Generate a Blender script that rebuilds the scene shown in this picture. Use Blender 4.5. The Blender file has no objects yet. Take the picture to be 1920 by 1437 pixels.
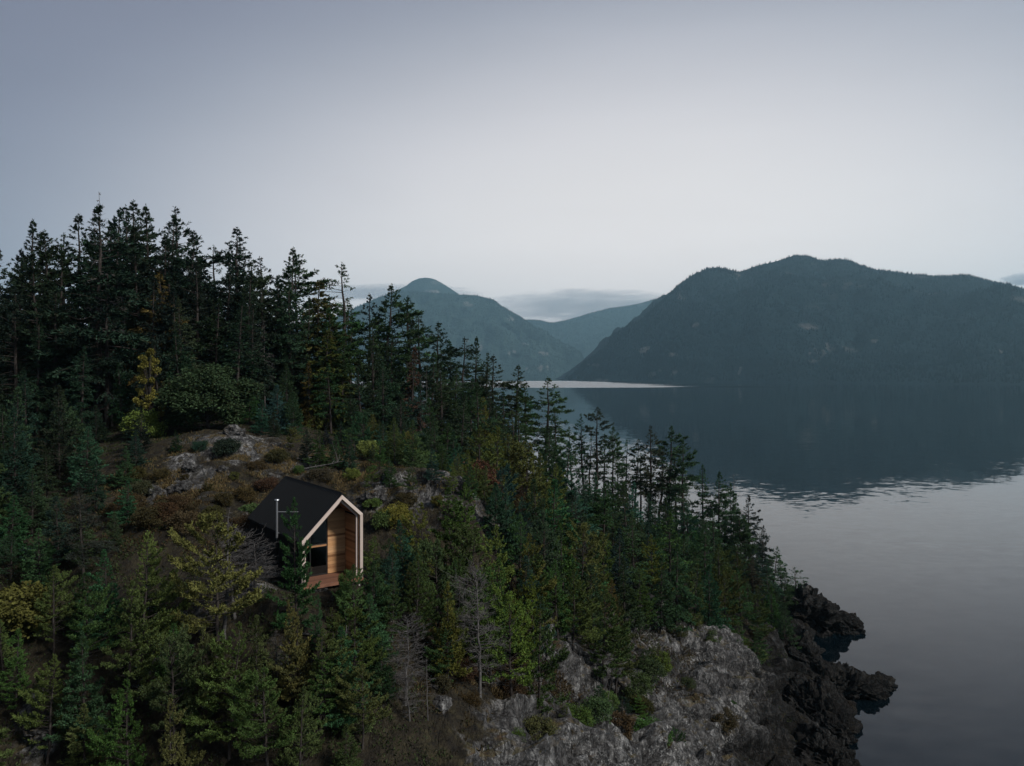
import bpy, math, random
import numpy as np
from mathutils import Matrix, Vector, Euler

# ------------------------------------------------------------------ camera, sky, sun, exposure
sc = bpy.context.scene
COL = sc.collection
R = math.radians
FPX = 1423.0            # focal length in pixels of the 1920 px wide photograph
CAMZ = 45.0             # drone height above the sea
HORY = 700.0            # row of the horizon

cam_d = bpy.data.cameras.new('camera')
cam = bpy.data.objects.new('camera', cam_d); COL.objects.link(cam)
cam.location = (0, 0, CAMZ); cam.rotation_euler = (R(90), 0, 0)
cam_d.sensor_width = 36.0; cam_d.lens = FPX / 1920 * 36
cam_d.shift_y = -(718.5 - HORY) / 1920
cam_d.clip_start = 0.5; cam_d.clip_end = 60000
sc.camera = cam

SUN_AZ, SUN_EL = 123.0, 38.0      # azimuth clockwise from the view direction
sun_d = bpy.data.lights.new('sun', 'SUN'); sun_d.energy = 2.1; sun_d.angle = R(10); sun_d.color = (1.0, .95, .88)
sun = bpy.data.objects.new('sun', sun_d); COL.objects.link(sun)
sdir = Vector((math.sin(R(SUN_AZ)) * math.cos(R(SUN_EL)), math.cos(R(SUN_AZ)) * math.cos(R(SUN_EL)), math.sin(R(SUN_EL))))
sun.rotation_euler = (-sdir).to_track_quat('-Z', 'Y').to_euler()
sun.location = (60, 10, 120)

w = bpy.data.worlds.new('World'); sc.world = w; w.use_nodes = True
nt = w.node_tree; nt.nodes.clear()


def N(t, typ, **kw):
    n = t.nodes.new(typ)
    for k, v in kw.items():
        setattr(n, k, v)
    return n


def setin(n, **kw):
    for k, v in kw.items():
        n.inputs[k.replace('_', ' ')].default_value = v
    return n


def math_n(t, op, a, b=None, clamp=False):
    n = t.nodes.new('ShaderNodeMath'); n.operation = op; n.use_clamp = clamp
    for i, v in enumerate((a, b)):
        if v is None:
            continue
        if isinstance(v, (int, float)):
            n.inputs[i].default_value = v
        else:
            t.links.new(v, n.inputs[i])
    return n.outputs[0]


def ramp_n(t, fac, stops, interp='LINEAR'):
    n = t.nodes.new('ShaderNodeValToRGB'); cr = n.color_ramp; cr.interpolation = interp
    while len(cr.elements) < len(stops):
        cr.elements.new(0.5)
    for e, (p, c) in zip(cr.elements, stops):
        e.position = p
        e.color = (c, c, c, 1) if isinstance(c, (int, float)) else (c[0], c[1], c[2], 1)
    t.links.new(fac, n.inputs[0])
    return n.outputs[0]


def mix_n(t, fac, a, b, blend='MIX'):
    n = t.nodes.new('ShaderNodeMix'); n.data_type = 'RGBA'; n.blend_type = blend
    for i, v in ((0, fac), (6, a), (7, b)):
        if isinstance(v, (int, float)):
            n.inputs[i].default_value = v
        elif isinstance(v, tuple):
            n.inputs[i].default_value = (v[0], v[1], v[2], 1)
        else:
            t.links.new(v, n.inputs[i])
    return n.outputs[2]


# dusk sky: a broad pale glow low ahead, falling off smoothly to blue grey overhead and behind
tc = N(nt, 'ShaderNodeTexCoord')
sx = N(nt, 'ShaderNodeSeparateXYZ'); nt.links.new(tc.outputs['Generated'], sx.inputs[0])
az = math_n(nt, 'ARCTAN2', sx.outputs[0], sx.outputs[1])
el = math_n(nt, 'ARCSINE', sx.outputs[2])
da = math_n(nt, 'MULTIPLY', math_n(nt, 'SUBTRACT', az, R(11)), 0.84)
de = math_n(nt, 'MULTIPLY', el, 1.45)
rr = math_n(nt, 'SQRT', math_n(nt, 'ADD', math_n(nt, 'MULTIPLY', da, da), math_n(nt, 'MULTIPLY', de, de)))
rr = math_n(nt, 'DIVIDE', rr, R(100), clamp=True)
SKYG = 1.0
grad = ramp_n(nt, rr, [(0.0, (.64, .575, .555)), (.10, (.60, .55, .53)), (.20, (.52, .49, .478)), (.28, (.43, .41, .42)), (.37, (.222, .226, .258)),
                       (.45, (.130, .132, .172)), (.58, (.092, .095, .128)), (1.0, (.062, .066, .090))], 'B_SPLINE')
# paler towards the horizon, where one looks through the most air
hg = math_n(nt, 'ADD', 1.0, math_n(nt, 'MULTIPLY', math_n(nt, 'POWER', 2.71828, math_n(nt, 'MULTIPLY', math_n(nt, 'ABSOLUTE', el), -1 / R(5.0))), .95))
grad = mix_n(nt, 1.0, grad, hg, 'MULTIPLY')
# very faint layered veil of high cloud
vm_ = N(nt, 'ShaderNodeMapping'); vm_.inputs['Scale'].default_value = (1.0, 1.0, 4.5); nt.links.new(tc.outputs['Generated'], vm_.inputs[0])
vn_ = N(nt, 'ShaderNodeTexNoise'); vn_.inputs['Scale'].default_value = 2.2; vn_.inputs['Detail'].default_value = 5; vn_.inputs['Distortion'].default_value = .5; nt.links.new(vm_.outputs[0], vn_.inputs['Vector'])
grad = mix_n(nt, 1.0, grad, math_n(nt, 'ADD', .925, math_n(nt, 'MULTIPLY', vn_.outputs[0], .15)), 'MULTIPLY')
sky = N(nt, 'ShaderNodeTexSky'); sky.sky_type = 'NISHITA'; sky.sun_disc = False
sky.sun_elevation = R(SUN_EL); sky.sun_rotation = R(SUN_AZ); sky.air_density = 1.0; sky.dust_density = 2.0
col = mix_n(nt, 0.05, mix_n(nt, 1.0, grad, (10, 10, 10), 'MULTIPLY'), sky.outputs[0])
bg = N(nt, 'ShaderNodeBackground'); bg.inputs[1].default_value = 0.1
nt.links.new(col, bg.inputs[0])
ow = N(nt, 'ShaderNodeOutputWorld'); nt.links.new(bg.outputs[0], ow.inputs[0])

sc.view_settings.view_transform = 'Standard'; sc.view_settings.look = 'None'
sc.view_settings.exposure = 0.9; sc.view_settings.gamma = 1.0; sc.view_settings.use_curve_mapping = False
sc.render.engine = 'CYCLES'
cy = sc.cycles
cy.use_denoising = True
cy.max_bounces = 6; cy.diffuse_bounces = 1; cy.glossy_bounces = 3; cy.transmission_bounces = 4; cy.volume_bounces = 2
cy.transparent_max_bounces = 8; cy.caustics_reflective = False; cy.caustics_refractive = False

rng = np.random.default_rng(7)
random.seed(7)


def at(px, py, Y):
    """photo pixel at depth Y -> world point"""
    return np.array([(px - 960) / FPX * Y, Y, CAMZ + (HORY - py) / FPX * Y])


def proj(p):
    return 960 + p[0] / p[1] * FPX, HORY + (CAMZ - p[2]) / p[1] * FPX


# ------------------------------------------------------------------ noise
def _h(ix, iy, iz, s):
    with np.errstate(over='ignore'):
        h = (ix.astype(np.uint32) * np.uint32(374761393) + iy.astype(np.uint32) * np.uint32(668265263)
             + iz.astype(np.uint32) * np.uint32(2147483647) + np.uint32(s * 1274126177 & 0xffffffff))
        h = (h ^ (h >> np.uint32(13))) * np.uint32(1274126177)
        h = (h ^ (h >> np.uint32(15))) * np.uint32(2246822519)
        h = h ^ (h >> np.uint32(16))
    return h.astype(np.float64) / 4294967295.0


def vnoise(p, seed=0):
    i = np.floor(p).astype(np.int64); f = p - i
    u = f * f * f * (f * (f * 6 - 15) + 10)
    out = 0
    for dx in (0, 1):
        wx = u[:, 0] if dx else 1 - u[:, 0]
        for dy in (0, 1):
            wy = u[:, 1] if dy else 1 - u[:, 1]
            for dz in (0, 1):
                wz = u[:, 2] if dz else 1 - u[:, 2]
                out = out + wx * wy * wz * _h(i[:, 0] + dx, i[:, 1] + dy, i[:, 2] + dz, seed)
    return out * 2 - 1


def fbm(p, o=4, seed=0, gain=.5, ridged=False):
    a, s, t = 1.0, 0.0, 0.0
    p = p.copy()
    for k in range(o):
        n = vnoise(p, seed + k)
        if ridged:
            n = 1 - 2 * np.abs(n)
        s = s + a * n; t += a; a *= gain; p = p * 2.03 + 17.7
    return s / t


def worley(p, seed=0):
    i = np.floor(p).astype(np.int64)
    d1 = np.full(len(p), 9.0); d2 = d1.copy(); cid = np.zeros(len(p))
    for dx in (-1, 0, 1):
        for dy in (-1, 0, 1):
            for dz in (-1, 0, 1):
                a, b, c = i[:, 0] + dx, i[:, 1] + dy, i[:, 2] + dz
                q = np.stack([a + _h(a, b, c, seed), b + _h(a, b, c, seed + 1), c + _h(a, b, c, seed + 2)], 1)
                d = np.linalg.norm(q - p, axis=1)
                m = d < d1
                d2 = np.where(m, d1, np.minimum(d2, d)); cid = np.where(m, _h(a, b, c, seed + 3), cid); d1 = np.where(m, d, d1)
    return d1, d2, cid


# ------------------------------------------------------------------ mesh helpers
def mesh_np(name, v, quads=None, tris=None, mat=None, smooth=False, attrs=None):
    me = bpy.data.meshes.new(name)
    v = np.asarray(v, np.float32)
    me.vertices.add(len(v)); me.vertices.foreach_set('co', v.ravel())
    nq = 0 if quads is None else len(quads); ntr = 0 if tris is None else len(tris)
    loops = []
    if nq: loops.append(np.asarray(quads, np.int32).ravel())
    if ntr: loops.append(np.asarray(tris, np.int32).ravel())
    loops = np.concatenate(loops)
    me.loops.add(len(loops)); me.loops.foreach_set('vertex_index', loops)
    me.polygons.add(nq + ntr)
    starts = np.concatenate([np.arange(nq) * 4, nq * 4 + np.arange(ntr) * 3]).astype(np.int32)
    me.polygons.foreach_set('loop_start', starts)
    me.polygons.foreach_set('use_smooth', np.full(nq + ntr, smooth, bool))
    if attrs:
        for k, a in attrs.items():
            at_ = me.attributes.new(k, 'FLOAT', 'POINT'); at_.data.foreach_set('value', np.asarray(a, np.float32))
    me.update(calc_edges=True); me.validate()
    if mat: me.materials.append(mat)
    return me


def link(name, me, parent=None, loc=None):
    o = bpy.data.objects.new(name, me); COL.objects.link(o)
    if parent: o.parent = parent
    if loc is not None: o.location = loc
    return o


def empty(name, loc=(0, 0, 0)):
    o = bpy.data.objects.new(name, None); COL.objects.link(o); o.location = loc
    o.empty_display_size = .3
    return o


def tag(o, label=None, cat=None, group=None, kind=None):
    if label: o['label'] = label
    if cat: o['category'] = cat
    if group: o['group'] = group
    if kind: o['kind'] = kind
    return o


class MB:
    def __init__(s): s.v = []; s.f = []

    def quad(s, a, b, c, d):
        n = len(s.v); s.v += [tuple(a), tuple(b), tuple(c), tuple(d)]; s.f.append((n, n + 1, n + 2, n + 3))

    def hexa(s, p):
        n = len(s.v); s.v += [tuple(q) for q in p]
        for f in ((0, 3, 2, 1), (4, 5, 6, 7), (0, 1, 5, 4), (1, 2, 6, 5), (2, 3, 7, 6), (3, 0, 4, 7)):
            s.f.append(tuple(n + i for i in f))

    def box(s, x0, x1, y0, y1, z0, z1):
        s.hexa([(x0, y0, z0), (x1, y0, z0), (x1, y1, z0), (x0, y1, z0), (x0, y0, z1), (x1, y0, z1), (x1, y1, z1), (x0, y1, z1)])

    def prism(s, poly, y0, y1):
        """closed x-z outline extruded along y"""
        n = len(s.v); k = len(poly)
        s.v += [(x, y0, z) for x, z in poly] + [(x, y1, z) for x, z in poly]
        s.f.append(tuple(n + i for i in range(k))); s.f.append(tuple(n + k + i for i in reversed(range(k))))
        for i in range(k):
            j = (i + 1) % k; s.f.append((n + i, n + k + i, n + k + j, n + j))

    def tube(s, a, b, r0, r1=None, k=10):
        r1 = r0 if r1 is None else r1
        a, b = Vector(a), Vector(b); d = (b - a).normalized(); u = d.orthogonal().normalized(); w_ = d.cross(u)
        n = len(s.v)
        for c, r in ((a, r0), (b, r1)):
            for i in range(k):
                t = i / k * 2 * math.pi; s.v.append(tuple(c + (u * math.cos(t) + w_ * math.sin(t)) * r))
        for i in range(k):
            j = (i + 1) % k; s.f.append((n + i, n + j, n + k + j, n + k + i))
        s.f.append(tuple(n + i for i in reversed(range(k)))); s.f.append(tuple(n + k + i for i in range(k)))

    def mesh(s, name, mat, bevel=0):
        me = bpy.data.meshes.new(name); me.from_pydata(s.v, [], s.f); me.update(); me.materials.append(mat)
        return me

    def build(s, name, mat, parent=None):
        return link(name, s.mesh(name, mat), parent)


# ------------------------------------------------------------------ materials
def newmat(name):
    m = bpy.data.materials.new(name); m.use_nodes = True; t = m.node_tree; t.nodes.clear()
    o = N(t, 'ShaderNodeOutputMaterial')
    return m, t, o


def principled(t, o, col, rough=.7, spec=.3, normal=None):
    b = N(t, 'ShaderNodeBsdfPrincipled')
    if isinstance(col, tuple): b.inputs['Base Color'].default_value = (*col, 1)
    else: t.links.new(col, b.inputs['Base Color'])
    if isinstance(rough, (int, float)): b.inputs['Roughness'].default_value = rough
    else: t.links.new(rough, b.inputs['Roughness'])
    b.inputs['Specular IOR Level'].default_value = spec
    if normal is not None: t.links.new(normal, b.inputs['Normal'])
    t.links.new(b.outputs[0], o.inputs[0])
    return b


def noise_n(t, vec, scale, detail=4, rough=.55, dist=0.0):
    n = N(t, 'ShaderNodeTexNoise'); n.inputs['Scale'].default_value = scale; n.inputs['Detail'].default_value = detail
    n.inputs['Roughness'].default_value = rough; n.inputs['Distortion'].default_value = dist
    if vec is not None: t.links.new(vec, n.inputs['Vector'])
    return n


def bump_n(t, h, strength, dist):
    b = N(t, 'ShaderNodeBump'); b.inputs['Strength'].default_value = strength; b.inputs['Distance'].default_value = dist
    t.links.new(h, b.inputs['Height'])
    return b.outputs[0]


def attr_n(t, name):
    a = N(t, 'ShaderNodeAttribute'); a.attribute_name = name
    return a.outputs['Fac']


def foliage_mat(name, trans=.09):
    m, t, o = newmat(name)
    oi = N(t, 'ShaderNodeObjectInfo')
    sh = attr_n(t, 'shade')
    g = N(t, 'ShaderNodeNewGeometry')
    nz = noise_n(t, g.outputs['Position'], .55, 2)
    k = math_n(t, 'ADD', math_n(t, 'MULTIPLY', sh, .75), .45)
    k = math_n(t, 'MULTIPLY', k, math_n(t, 'ADD', math_n(t, 'MULTIPLY', nz.outputs[0], 1.1), .45))
    c = mix_n(t, 1.0, oi.outputs['Color'], mix_n(t, 0.0, k, (1, 1, 1)), 'MULTIPLY')
    # some sprays are older and browner, some are fresh
    c = mix_n(t, ramp_n(t, sh, [(.0, .5), (.18, 0), (1, 0)]), c, (.045, .035, .022))
    d = N(t, 'ShaderNodeBsdfDiffuse'); t.links.new(c, d.inputs[0])
    tr = N(t, 'ShaderNodeBsdfTranslucent'); t.links.new(c, tr.inputs[0])
    mx = N(t, 'ShaderNodeMixShader'); mx.inputs[0].default_value = trans
    t.links.new(d.outputs[0], mx.inputs[1]); t.links.new(tr.outputs[0], mx.inputs[2])
    t.links.new(mx.outputs[0], o.inputs[0])
    return m


def bark_mat(name, c0, c1):
    m, t, o = newmat(name)
    tcn = N(t, 'ShaderNodeTexCoord')
    mp = N(t, 'ShaderNodeMapping'); mp.inputs['Scale'].default_value = (5, 5, .8); t.links.new(tcn.outputs['Object'], mp.inputs[0])
    n = noise_n(t, mp.outputs[0], 2.2, 5, .65)
    c = mix_n(t, ramp_n(t, n.outputs[0], [(.3, 0), (.7, 1)]), c0, c1)
    principled(t, o, c, .9, .1, bump_n(t, n.outputs[0], .6, .04))
    return m


def ground_mat():
    m, t, o = newmat('hillside')
    g = N(t, 'ShaderNodeNewGeometry'); P = g.outputs['Position']
    sp = N(t, 'ShaderNodeSeparateXYZ'); t.links.new(P, sp.inputs[0])
    sn = N(t, 'ShaderNodeSeparateXYZ'); t.links.new(g.outputs['Normal'], sn.inputs[0])
    rockA = attr_n(t, 'rock')
    # streaky fractured rock
    mp = N(t, 'ShaderNodeMapping'); mp.inputs['Rotation'].default_value = (R(28), R(-38), R(24)); mp.inputs['Scale'].default_value = (2.2, .8, 1.3)
    t.links.new(P, mp.inputs[0])
    nA = noise_n(t, mp.outputs[0], .55, 9, .68, .6)
    nB = noise_n(t, P, 4.2, 6, .7)
    nC = noise_n(t, P, .16, 4, .6)
    vo = N(t, 'ShaderNodeTexVoronoi'); vo.feature = 'DISTANCE_TO_EDGE'; vo.inputs['Scale'].default_value = .30
    wv = mix_n(t, 1.0, mp.outputs[0], noise_n(t, P, .9, 5, .7).outputs['Color'], 'ADD'); t.links.new(wv, vo.inputs['Vector'])
    crack = ramp_n(t, vo.outputs[0], [(0, .25), (.05, 1)])
    rc = ramp_n(t, nA.outputs[0], [(.32, (.018, .018, .019)), (.43, (.055, .054, .056)), (.50, (.13, .128, .128)), (.60, (.27, .265, .262)), (.72, (.16, .155, .15))])
    lich = ramp_n(t, nB.outputs[0], [(.50, 0), (.60, 1)])
    lich2 = ramp_n(t, nC.outputs[0], [(.36, .15), (.58, .95)])
    rc = mix_n(t, math_n(t, 'MULTIPLY', lich, lich2), rc, (.44, .44, .43))
    dk = ramp_n(t, noise_n(t, P, 1.4, 5, .7).outputs[0], [(.42, 1), (.56, 0)])
    rc = mix_n(t, math_n(t, 'MULTIPLY', dk, .8), rc, (.028, .027, .027))
    rc = mix_n(t, math_n(t, 'MULTIPLY', math_n(t, 'SUBTRACT', 1.0, crack, True), .7), rc, (.02, .02, .02))
    st = ramp_n(t, noise_n(t, P, .24, 5, .65, .8).outputs[0], [(.46, 1), (.58, 0)])
    rc = mix_n(t, math_n(t, 'MULTIPLY', st, .6), rc, (.035, .033, .033))
    # long slanting fissures
    fi = noise_n(t, mp.outputs[0], .8, 6, .6, 1.2)
    fz = ramp_n(t, math_n(t, 'ABSOLUTE', math_n(t, 'SUBTRACT', fi.outputs[0], .5)), [(0, 1), (.02, 0)])
    rc = mix_n(t, math_n(t, 'MULTIPLY', fz, .7), rc, (.012, .012, .012))
    # moss and dry grass on the flatter rock
    ms = noise_n(t, P, .45, 5, .65)
    mossf = math_n(t, 'MULTIPLY', ramp_n(t, ms.outputs[0], [(.52, 0), (.60, 1)]), ramp_n(t, sn.outputs[2], [(.55, 0), (.85, 1)]))
    mossc = ramp_n(t, noise_n(t, P, 1.9, 4).outputs[0], [(.35, (.055, .05, .018)), (.5, (.10, .075, .03)), (.65, (.075, .045, .022))])
    rc = mix_n(t, math_n(t, 'MULTIPLY', mossf, .85), rc, mossc)
    # soil
    so = ramp_n(t, noise_n(t, P, 1.1, 7, .7).outputs[0], [(.3, (.010, .009, .008)), (.48, (.026, .021, .014)), (.6, (.042, .036, .020)), (.72, (.075, .06, .035))])
    rf = math_n(t, 'ADD', rockA, math_n(t, 'MULTIPLY', math_n(t, 'SUBTRACT', noise_n(t, P, .5, 5, .65).outputs[0], .5), 1.3))
    rf = ramp_n(t, rf, [(.42, 0), (.56, 1)])
    c = mix_n(t, rf, so, rc)
    # black tidal band above the sea
    zz = math_n(t, 'ADD', sp.outputs[2], math_n(t, 'MULTIPLY', math_n(t, 'SUBTRACT', noise_n(t, P, .35, 4).outputs[0], .5), 9.0))
    wet = ramp_n(t, math_n(t, 'MULTIPLY', zz, .1), [(.60, 1), (.92, 0)])
    wc = mix_n(t, 1.0, c, (.14, .135, .13), 'MULTIPLY')
    c = mix_n(t, wet, c, wc)
    h = math_n(t, 'ADD', math_n(t, 'MULTIPLY', nA.outputs[0], 1.0), math_n(t, 'MULTIPLY', nB.outputs[0], .35))
    h = math_n(t, 'ADD', h, math_n(t, 'MULTIPLY', crack, .25)); h = math_n(t, 'SUBTRACT', h, math_n(t, 'MULTIPLY', fz, .22))
    principled(t, o, c, .88, .2, bump_n(t, h, 1.0, .55))
    return m


M_ground = ground_mat()
M_fol = foliage_mat('needles')
M_leaf = foliage_mat('leaves', .14)
M_bark = bark_mat('bark', (.018, .015, .013), (.062, .054, .050))
M_dead = bark_mat('dead_wood', (.04, .037, .036), (.15, .143, .14))


def simple_mat(name, c, rough=.6, spec=.3, metal=0.0):
    m, t, o = newmat(name); b = principled(t, o, c, rough, spec); b.inputs['Metallic'].default_value = metal
    return m


# ------------------------------------------------------------------ terrain
CTRL = [  # photo pixel and depth of points of the ground
    # around and behind the cabin
    (680, 1082, 51), (566, 1105, 47.5), (474, 1040, 57), (540, 1020, 60), (650, 1000, 64), (600, 940, 66), (750, 985, 65), (700, 905, 71),
    (850, 900, 73), (850, 965, 66), (560, 870, 74), (440, 818, 78), (500, 830, 80), (370, 870, 70), (300, 905, 67), (270, 945, 62), (400, 985, 58), (340, 1010, 55),
    # left hillside
    (200, 790, 95), (60, 800, 105), (320, 785, 93), (0, 900, 72), (120, 960, 62), (200, 1040, 54), (60, 1080, 52), (-200, 800, 100), (-200, 1000, 60),
    # slope below the cabin
    (500, 1075, 50), (420, 1130, 47.5), (300, 1205, 45), (150, 1300, 43), (60, 1400, 41), (300, 1437, 40), (600, 1437, 39.5), (640, 1300, 43.5), (700, 1190, 48), (800, 1340, 45),
    (-150, 1300, 42),
    (900, 1400, 45), (800, 1110, 61), (900, 1200, 60), (950, 1270, 56), (1050, 1437, 50), (1050, 1190, 70), (1200, 1437, 58), (1250, 1165, 90), (1300, 1260, 84),
    (1430, 1300, 90), (1400, 1437, 76), (1440, 1190, 112), (1000, 1060, 88), (1000, 975, 106), (1200, 1065, 116), (1330, 1130, 122), (1350, 1200, 100), (1150, 1250, 74),
    (1490, 1437, 83), (1480, 1340, 95),
    # ridge
    (500, 775, 103), (650, 800, 112), (800, 838, 118), (1000, 905, 134), (1200, 985, 146), (1400, 1090, 146), (1490, 1140, 138),
]
cp = np.array([at(*c) for c in CTRL])
SHORE = [(37, 86, -.6), (38.5, 97, -.6), (44, 112, -.4), (50, 128, -.4), (56, 140, -.6), (50, 158, -.8), (36, 176, -.8), (20, 195, -.8), (4, 225, -.8), (-25, 262, -.8),
         (32, 72, -.6), (26, 55, -.6), (24, 30, -.6), (22, 0, -.6), (20, -60, -.6),
         (60, 90, -7), (75, 120, -8), (80, 150, -8), (60, 190, -8), (35, 235, -8), (50, 40, -8), (50, -30, -8), (110, 110, -14), (110, 10, -14), (0, 280, -8),
         (-60, 150, 35), (-70, 190, 24), (-110, 150, 45), (-150, 100, 52), (-150, 40, 44), (-90, 30, 31), (-60, 10, 22), (-40, -40, 16), (-150, -40, 32), (-20, 20, 14), (0, 25, 11), (0, -20, 7),
         (-150, 220, 36), (-60, 260, 6), (-100, 280, 12), (-30, 160, 28), (0, 165, 19), (20, 160, 10), (-20, 40, 24.0), (0, 40, 20)]
cp = np.vstack([cp, np.array(SHORE, float)])


def tps_fit(p, lam=.6):
    n = len(p); d = np.linalg.norm(p[:, None, :2] - p[None, :, :2], axis=2)
    K = np.where(d > 0, d * d * np.log(d + 1e-9), 0) + np.eye(n) * lam * 10
    A = np.zeros((n + 3, n + 3)); A[:n, :n] = K; A[:n, n] = 1; A[:n, n + 1:] = p[:, :2]; A[n:, :n] = A[:n, n:].T
    return np.linalg.solve(A, np.concatenate([p[:, 2], [0, 0, 0]]))


TW = tps_fit(cp)


def base_z(x, y):
    x = np.atleast_1d(np.asarray(x, float)); y = np.atleast_1d(np.asarray(y, float))
    d = np.hypot(x[:, None] - cp[None, :, 0], y[:, None] - cp[None, :, 1])
    z = (np.where(d > 0, d * d * np.log(d + 1e-9), 0)) @ TW[:len(cp)] + TW[len(cp)] + TW[-2] * x + TW[-1] * y
    return np.maximum(z, -5.0 + .02 * z)


ROCKS = [(430, 850, 75, 7), (560, 880, 73, 5), (330, 925, 66, 6), (290, 935, 64, 4), (850, 920, 70, 5), (780, 940, 68, 5), (700, 930, 69, 4), (910, 920, 72, 4),
         (480, 1065, 50, 3.2), (430, 1110, 48, 2.8), (370, 1150, 46.5, 2.5), (300, 1190, 45.5, 2.5), (80, 1370, 41.5, 2.2), (470, 950, 60, 2.0)]
RK = [(at(a, b, c), r) for a, b, c, r in ROCKS]


def rock_mask(x, y, z):
    m = np.zeros(len(x))
    for p, r in RK:
        m = np.maximum(m, .70 * np.exp(-((x - p[0]) ** 2 + (y - p[1]) ** 2) / (r * r)))
    py = HORY + (CAMZ - z) / np.maximum(y, 5) * FPX; px = 960 + x / np.maximum(y, 5) * FPX
    # the bare cliff runs from the gully under the cabin down to the sea
    cl = 1 / (1 + np.exp(-(x - (-3.5 + .06 * (y - 45))) / 1.6)) * 1 / (1 + np.exp(-((24 - .11 * np.maximum(x, 0) - .05 * np.maximum(y - 60, 0)) - z) / 1.1)) * 1 / (1 + np.exp((y - 96 - .25 * x) / 3))
    m = np.maximum(m, cl)
    m = np.maximum(m, 1 / (1 + np.exp(-(6.0 - z) / .8)))
    return m


def ground_np(x, y):
    x = np.atleast_1d(np.asarray(x, float)); y = np.atleast_1d(np.asarray(y, float))
    z = base_z(x, y); rk = rock_mask(x, y, z)
    p = np.stack([x, y, z * 0], 1)
    z = z + fbm(p * .12, 4, 3) * .9 + fbm(p * .7, 3, 9) * .18
    # keep the pad under the cabin free
    return z, rk


CAB0 = at(680, 1082, 51.03)                      # foot of the gable post nearest the sea
AXA = R(37)
G2 = np.array([math.cos(AXA), math.sin(AXA)])    # along the gable
B2 = np.array([-math.sin(AXA), math.cos(AXA)])   # towards the back of the cabin
CW, CL = 4.24, 10.2
CORG = np.array([CAB0[0], CAB0[1]]) - G2 * CW
DECKZ = CAMZ - 13.7


def cab_uv(x, y):
    dx, dy = x - CORG[0], y - CORG[1]
    return dx * G2[0] + dy * G2[1], dx * B2[0] + dy * B2[1]


def ground(x, y):
    z, rk = ground_np(x, y)
    u, v = cab_uv(np.atleast_1d(x), np.atleast_1d(y))
    din = np.maximum(np.maximum(-u - .4, u - CW - .4), np.maximum(-v - 1.2, v - CL - .4))
    k = np.clip(1 - din / 3.0, 0, 1); k = k * k * (3 - 2 * k)
    z = np.where(k > 0, z * (1 - k) + np.minimum(z, DECKZ - .45) * k, z)
    return z, rk


def gz(x, y):
    return float(ground(np.array([x]), np.array([y]))[0][0])


def build_terrain():
    xs = np.concatenate([np.arange(-150, -32, 1.1), np.arange(-32, 62, .38), np.arange(62, 112, 2.5)])
    ys = np.concatenate([np.arange(-60, 30, 2.0), np.arange(30, 118, .38), np.arange(118, 282, 1.3)])
    X, Y = np.meshgrid(xs, ys); nx, ny = len(xs), len(ys)
    x, y = X.ravel(), Y.ravel()
    z, rk = ground(x, y)
    Z = z.reshape(ny, nx)
    gy, gx = np.gradient(Z, ys, xs)
    nrm = np.stack([-gx.ravel(), -gy.ravel(), np.ones(nx * ny)], 1); nrm /= np.linalg.norm(nrm, axis=1)[:, None]
    P = np.stack([x, y, z], 1)
    u, v = cab_uv(x, y)
    din = np.maximum(np.maximum(-u - .4, u - CW - .4), np.maximum(-v - 1.2, v - CL - .4))
    keep = np.clip(din / 2.5, 0, 1)
    # slanting, fractured slabs
    Rm = np.array(Euler((R(28), R(-38), R(24))).to_matrix())
    q = (P @ Rm.T) * np.array([1.0, .42, .8])
    warp = np.stack([vnoise(P * .35 + 5, 40), vnoise(P * .35 + 9, 41), vnoise(P * .35 + 13, 42)], 1)
    q = q + warp * .9
    f1, f2, cid = worley(q * .30, 11)
    g1, g2, cid2 = worley(q * 1.15 + 30, 21)
    disp = -(1 - np.clip((f2 - f1) * 7, 0, 1)) * .75 - (1 - np.clip((g2 - g1) * 6, 0, 1)) * .28 + (cid - .5) * 2.6 + np.clip((f2 - f1) * 3, 0, 1) * .45 + (cid2 - .5) * .50 + np.clip((g2 - g1) * 3, 0, 1) * .14
    disp += fbm(q * .22, 4, 51, ridged=True) * 1.1 + fbm(P * 1.6, 3, 61) * .12
    amp = np.clip(rk * 1.15, 0, 1) * keep * np.clip((282 - y) / 30, 0, 1)
    small = np.where((x > -4) & (z < 26), 1.0, .55)
    P = P + nrm * (disp * amp * small)[:, None]
    P = P + np.stack([x * 0, x * 0, fbm(P * 1.5, 3, 71) * .12 * (1 - rk) * keep], 1)
    i = np.arange(nx * ny).reshape(ny, nx)
    q4 = np.stack([i[:-1, :-1], i[:-1, 1:], i[1:, 1:], i[1:, :-1]], -1).reshape(-1, 4)
    o = link('terrain', mesh_np('terrain', P, q4, None, M_ground, False, {'rock': rk}))
    tag(o, 'steep wooded rocky headland falling to the sea', kind='structure')
    return o


build_terrain()


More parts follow.
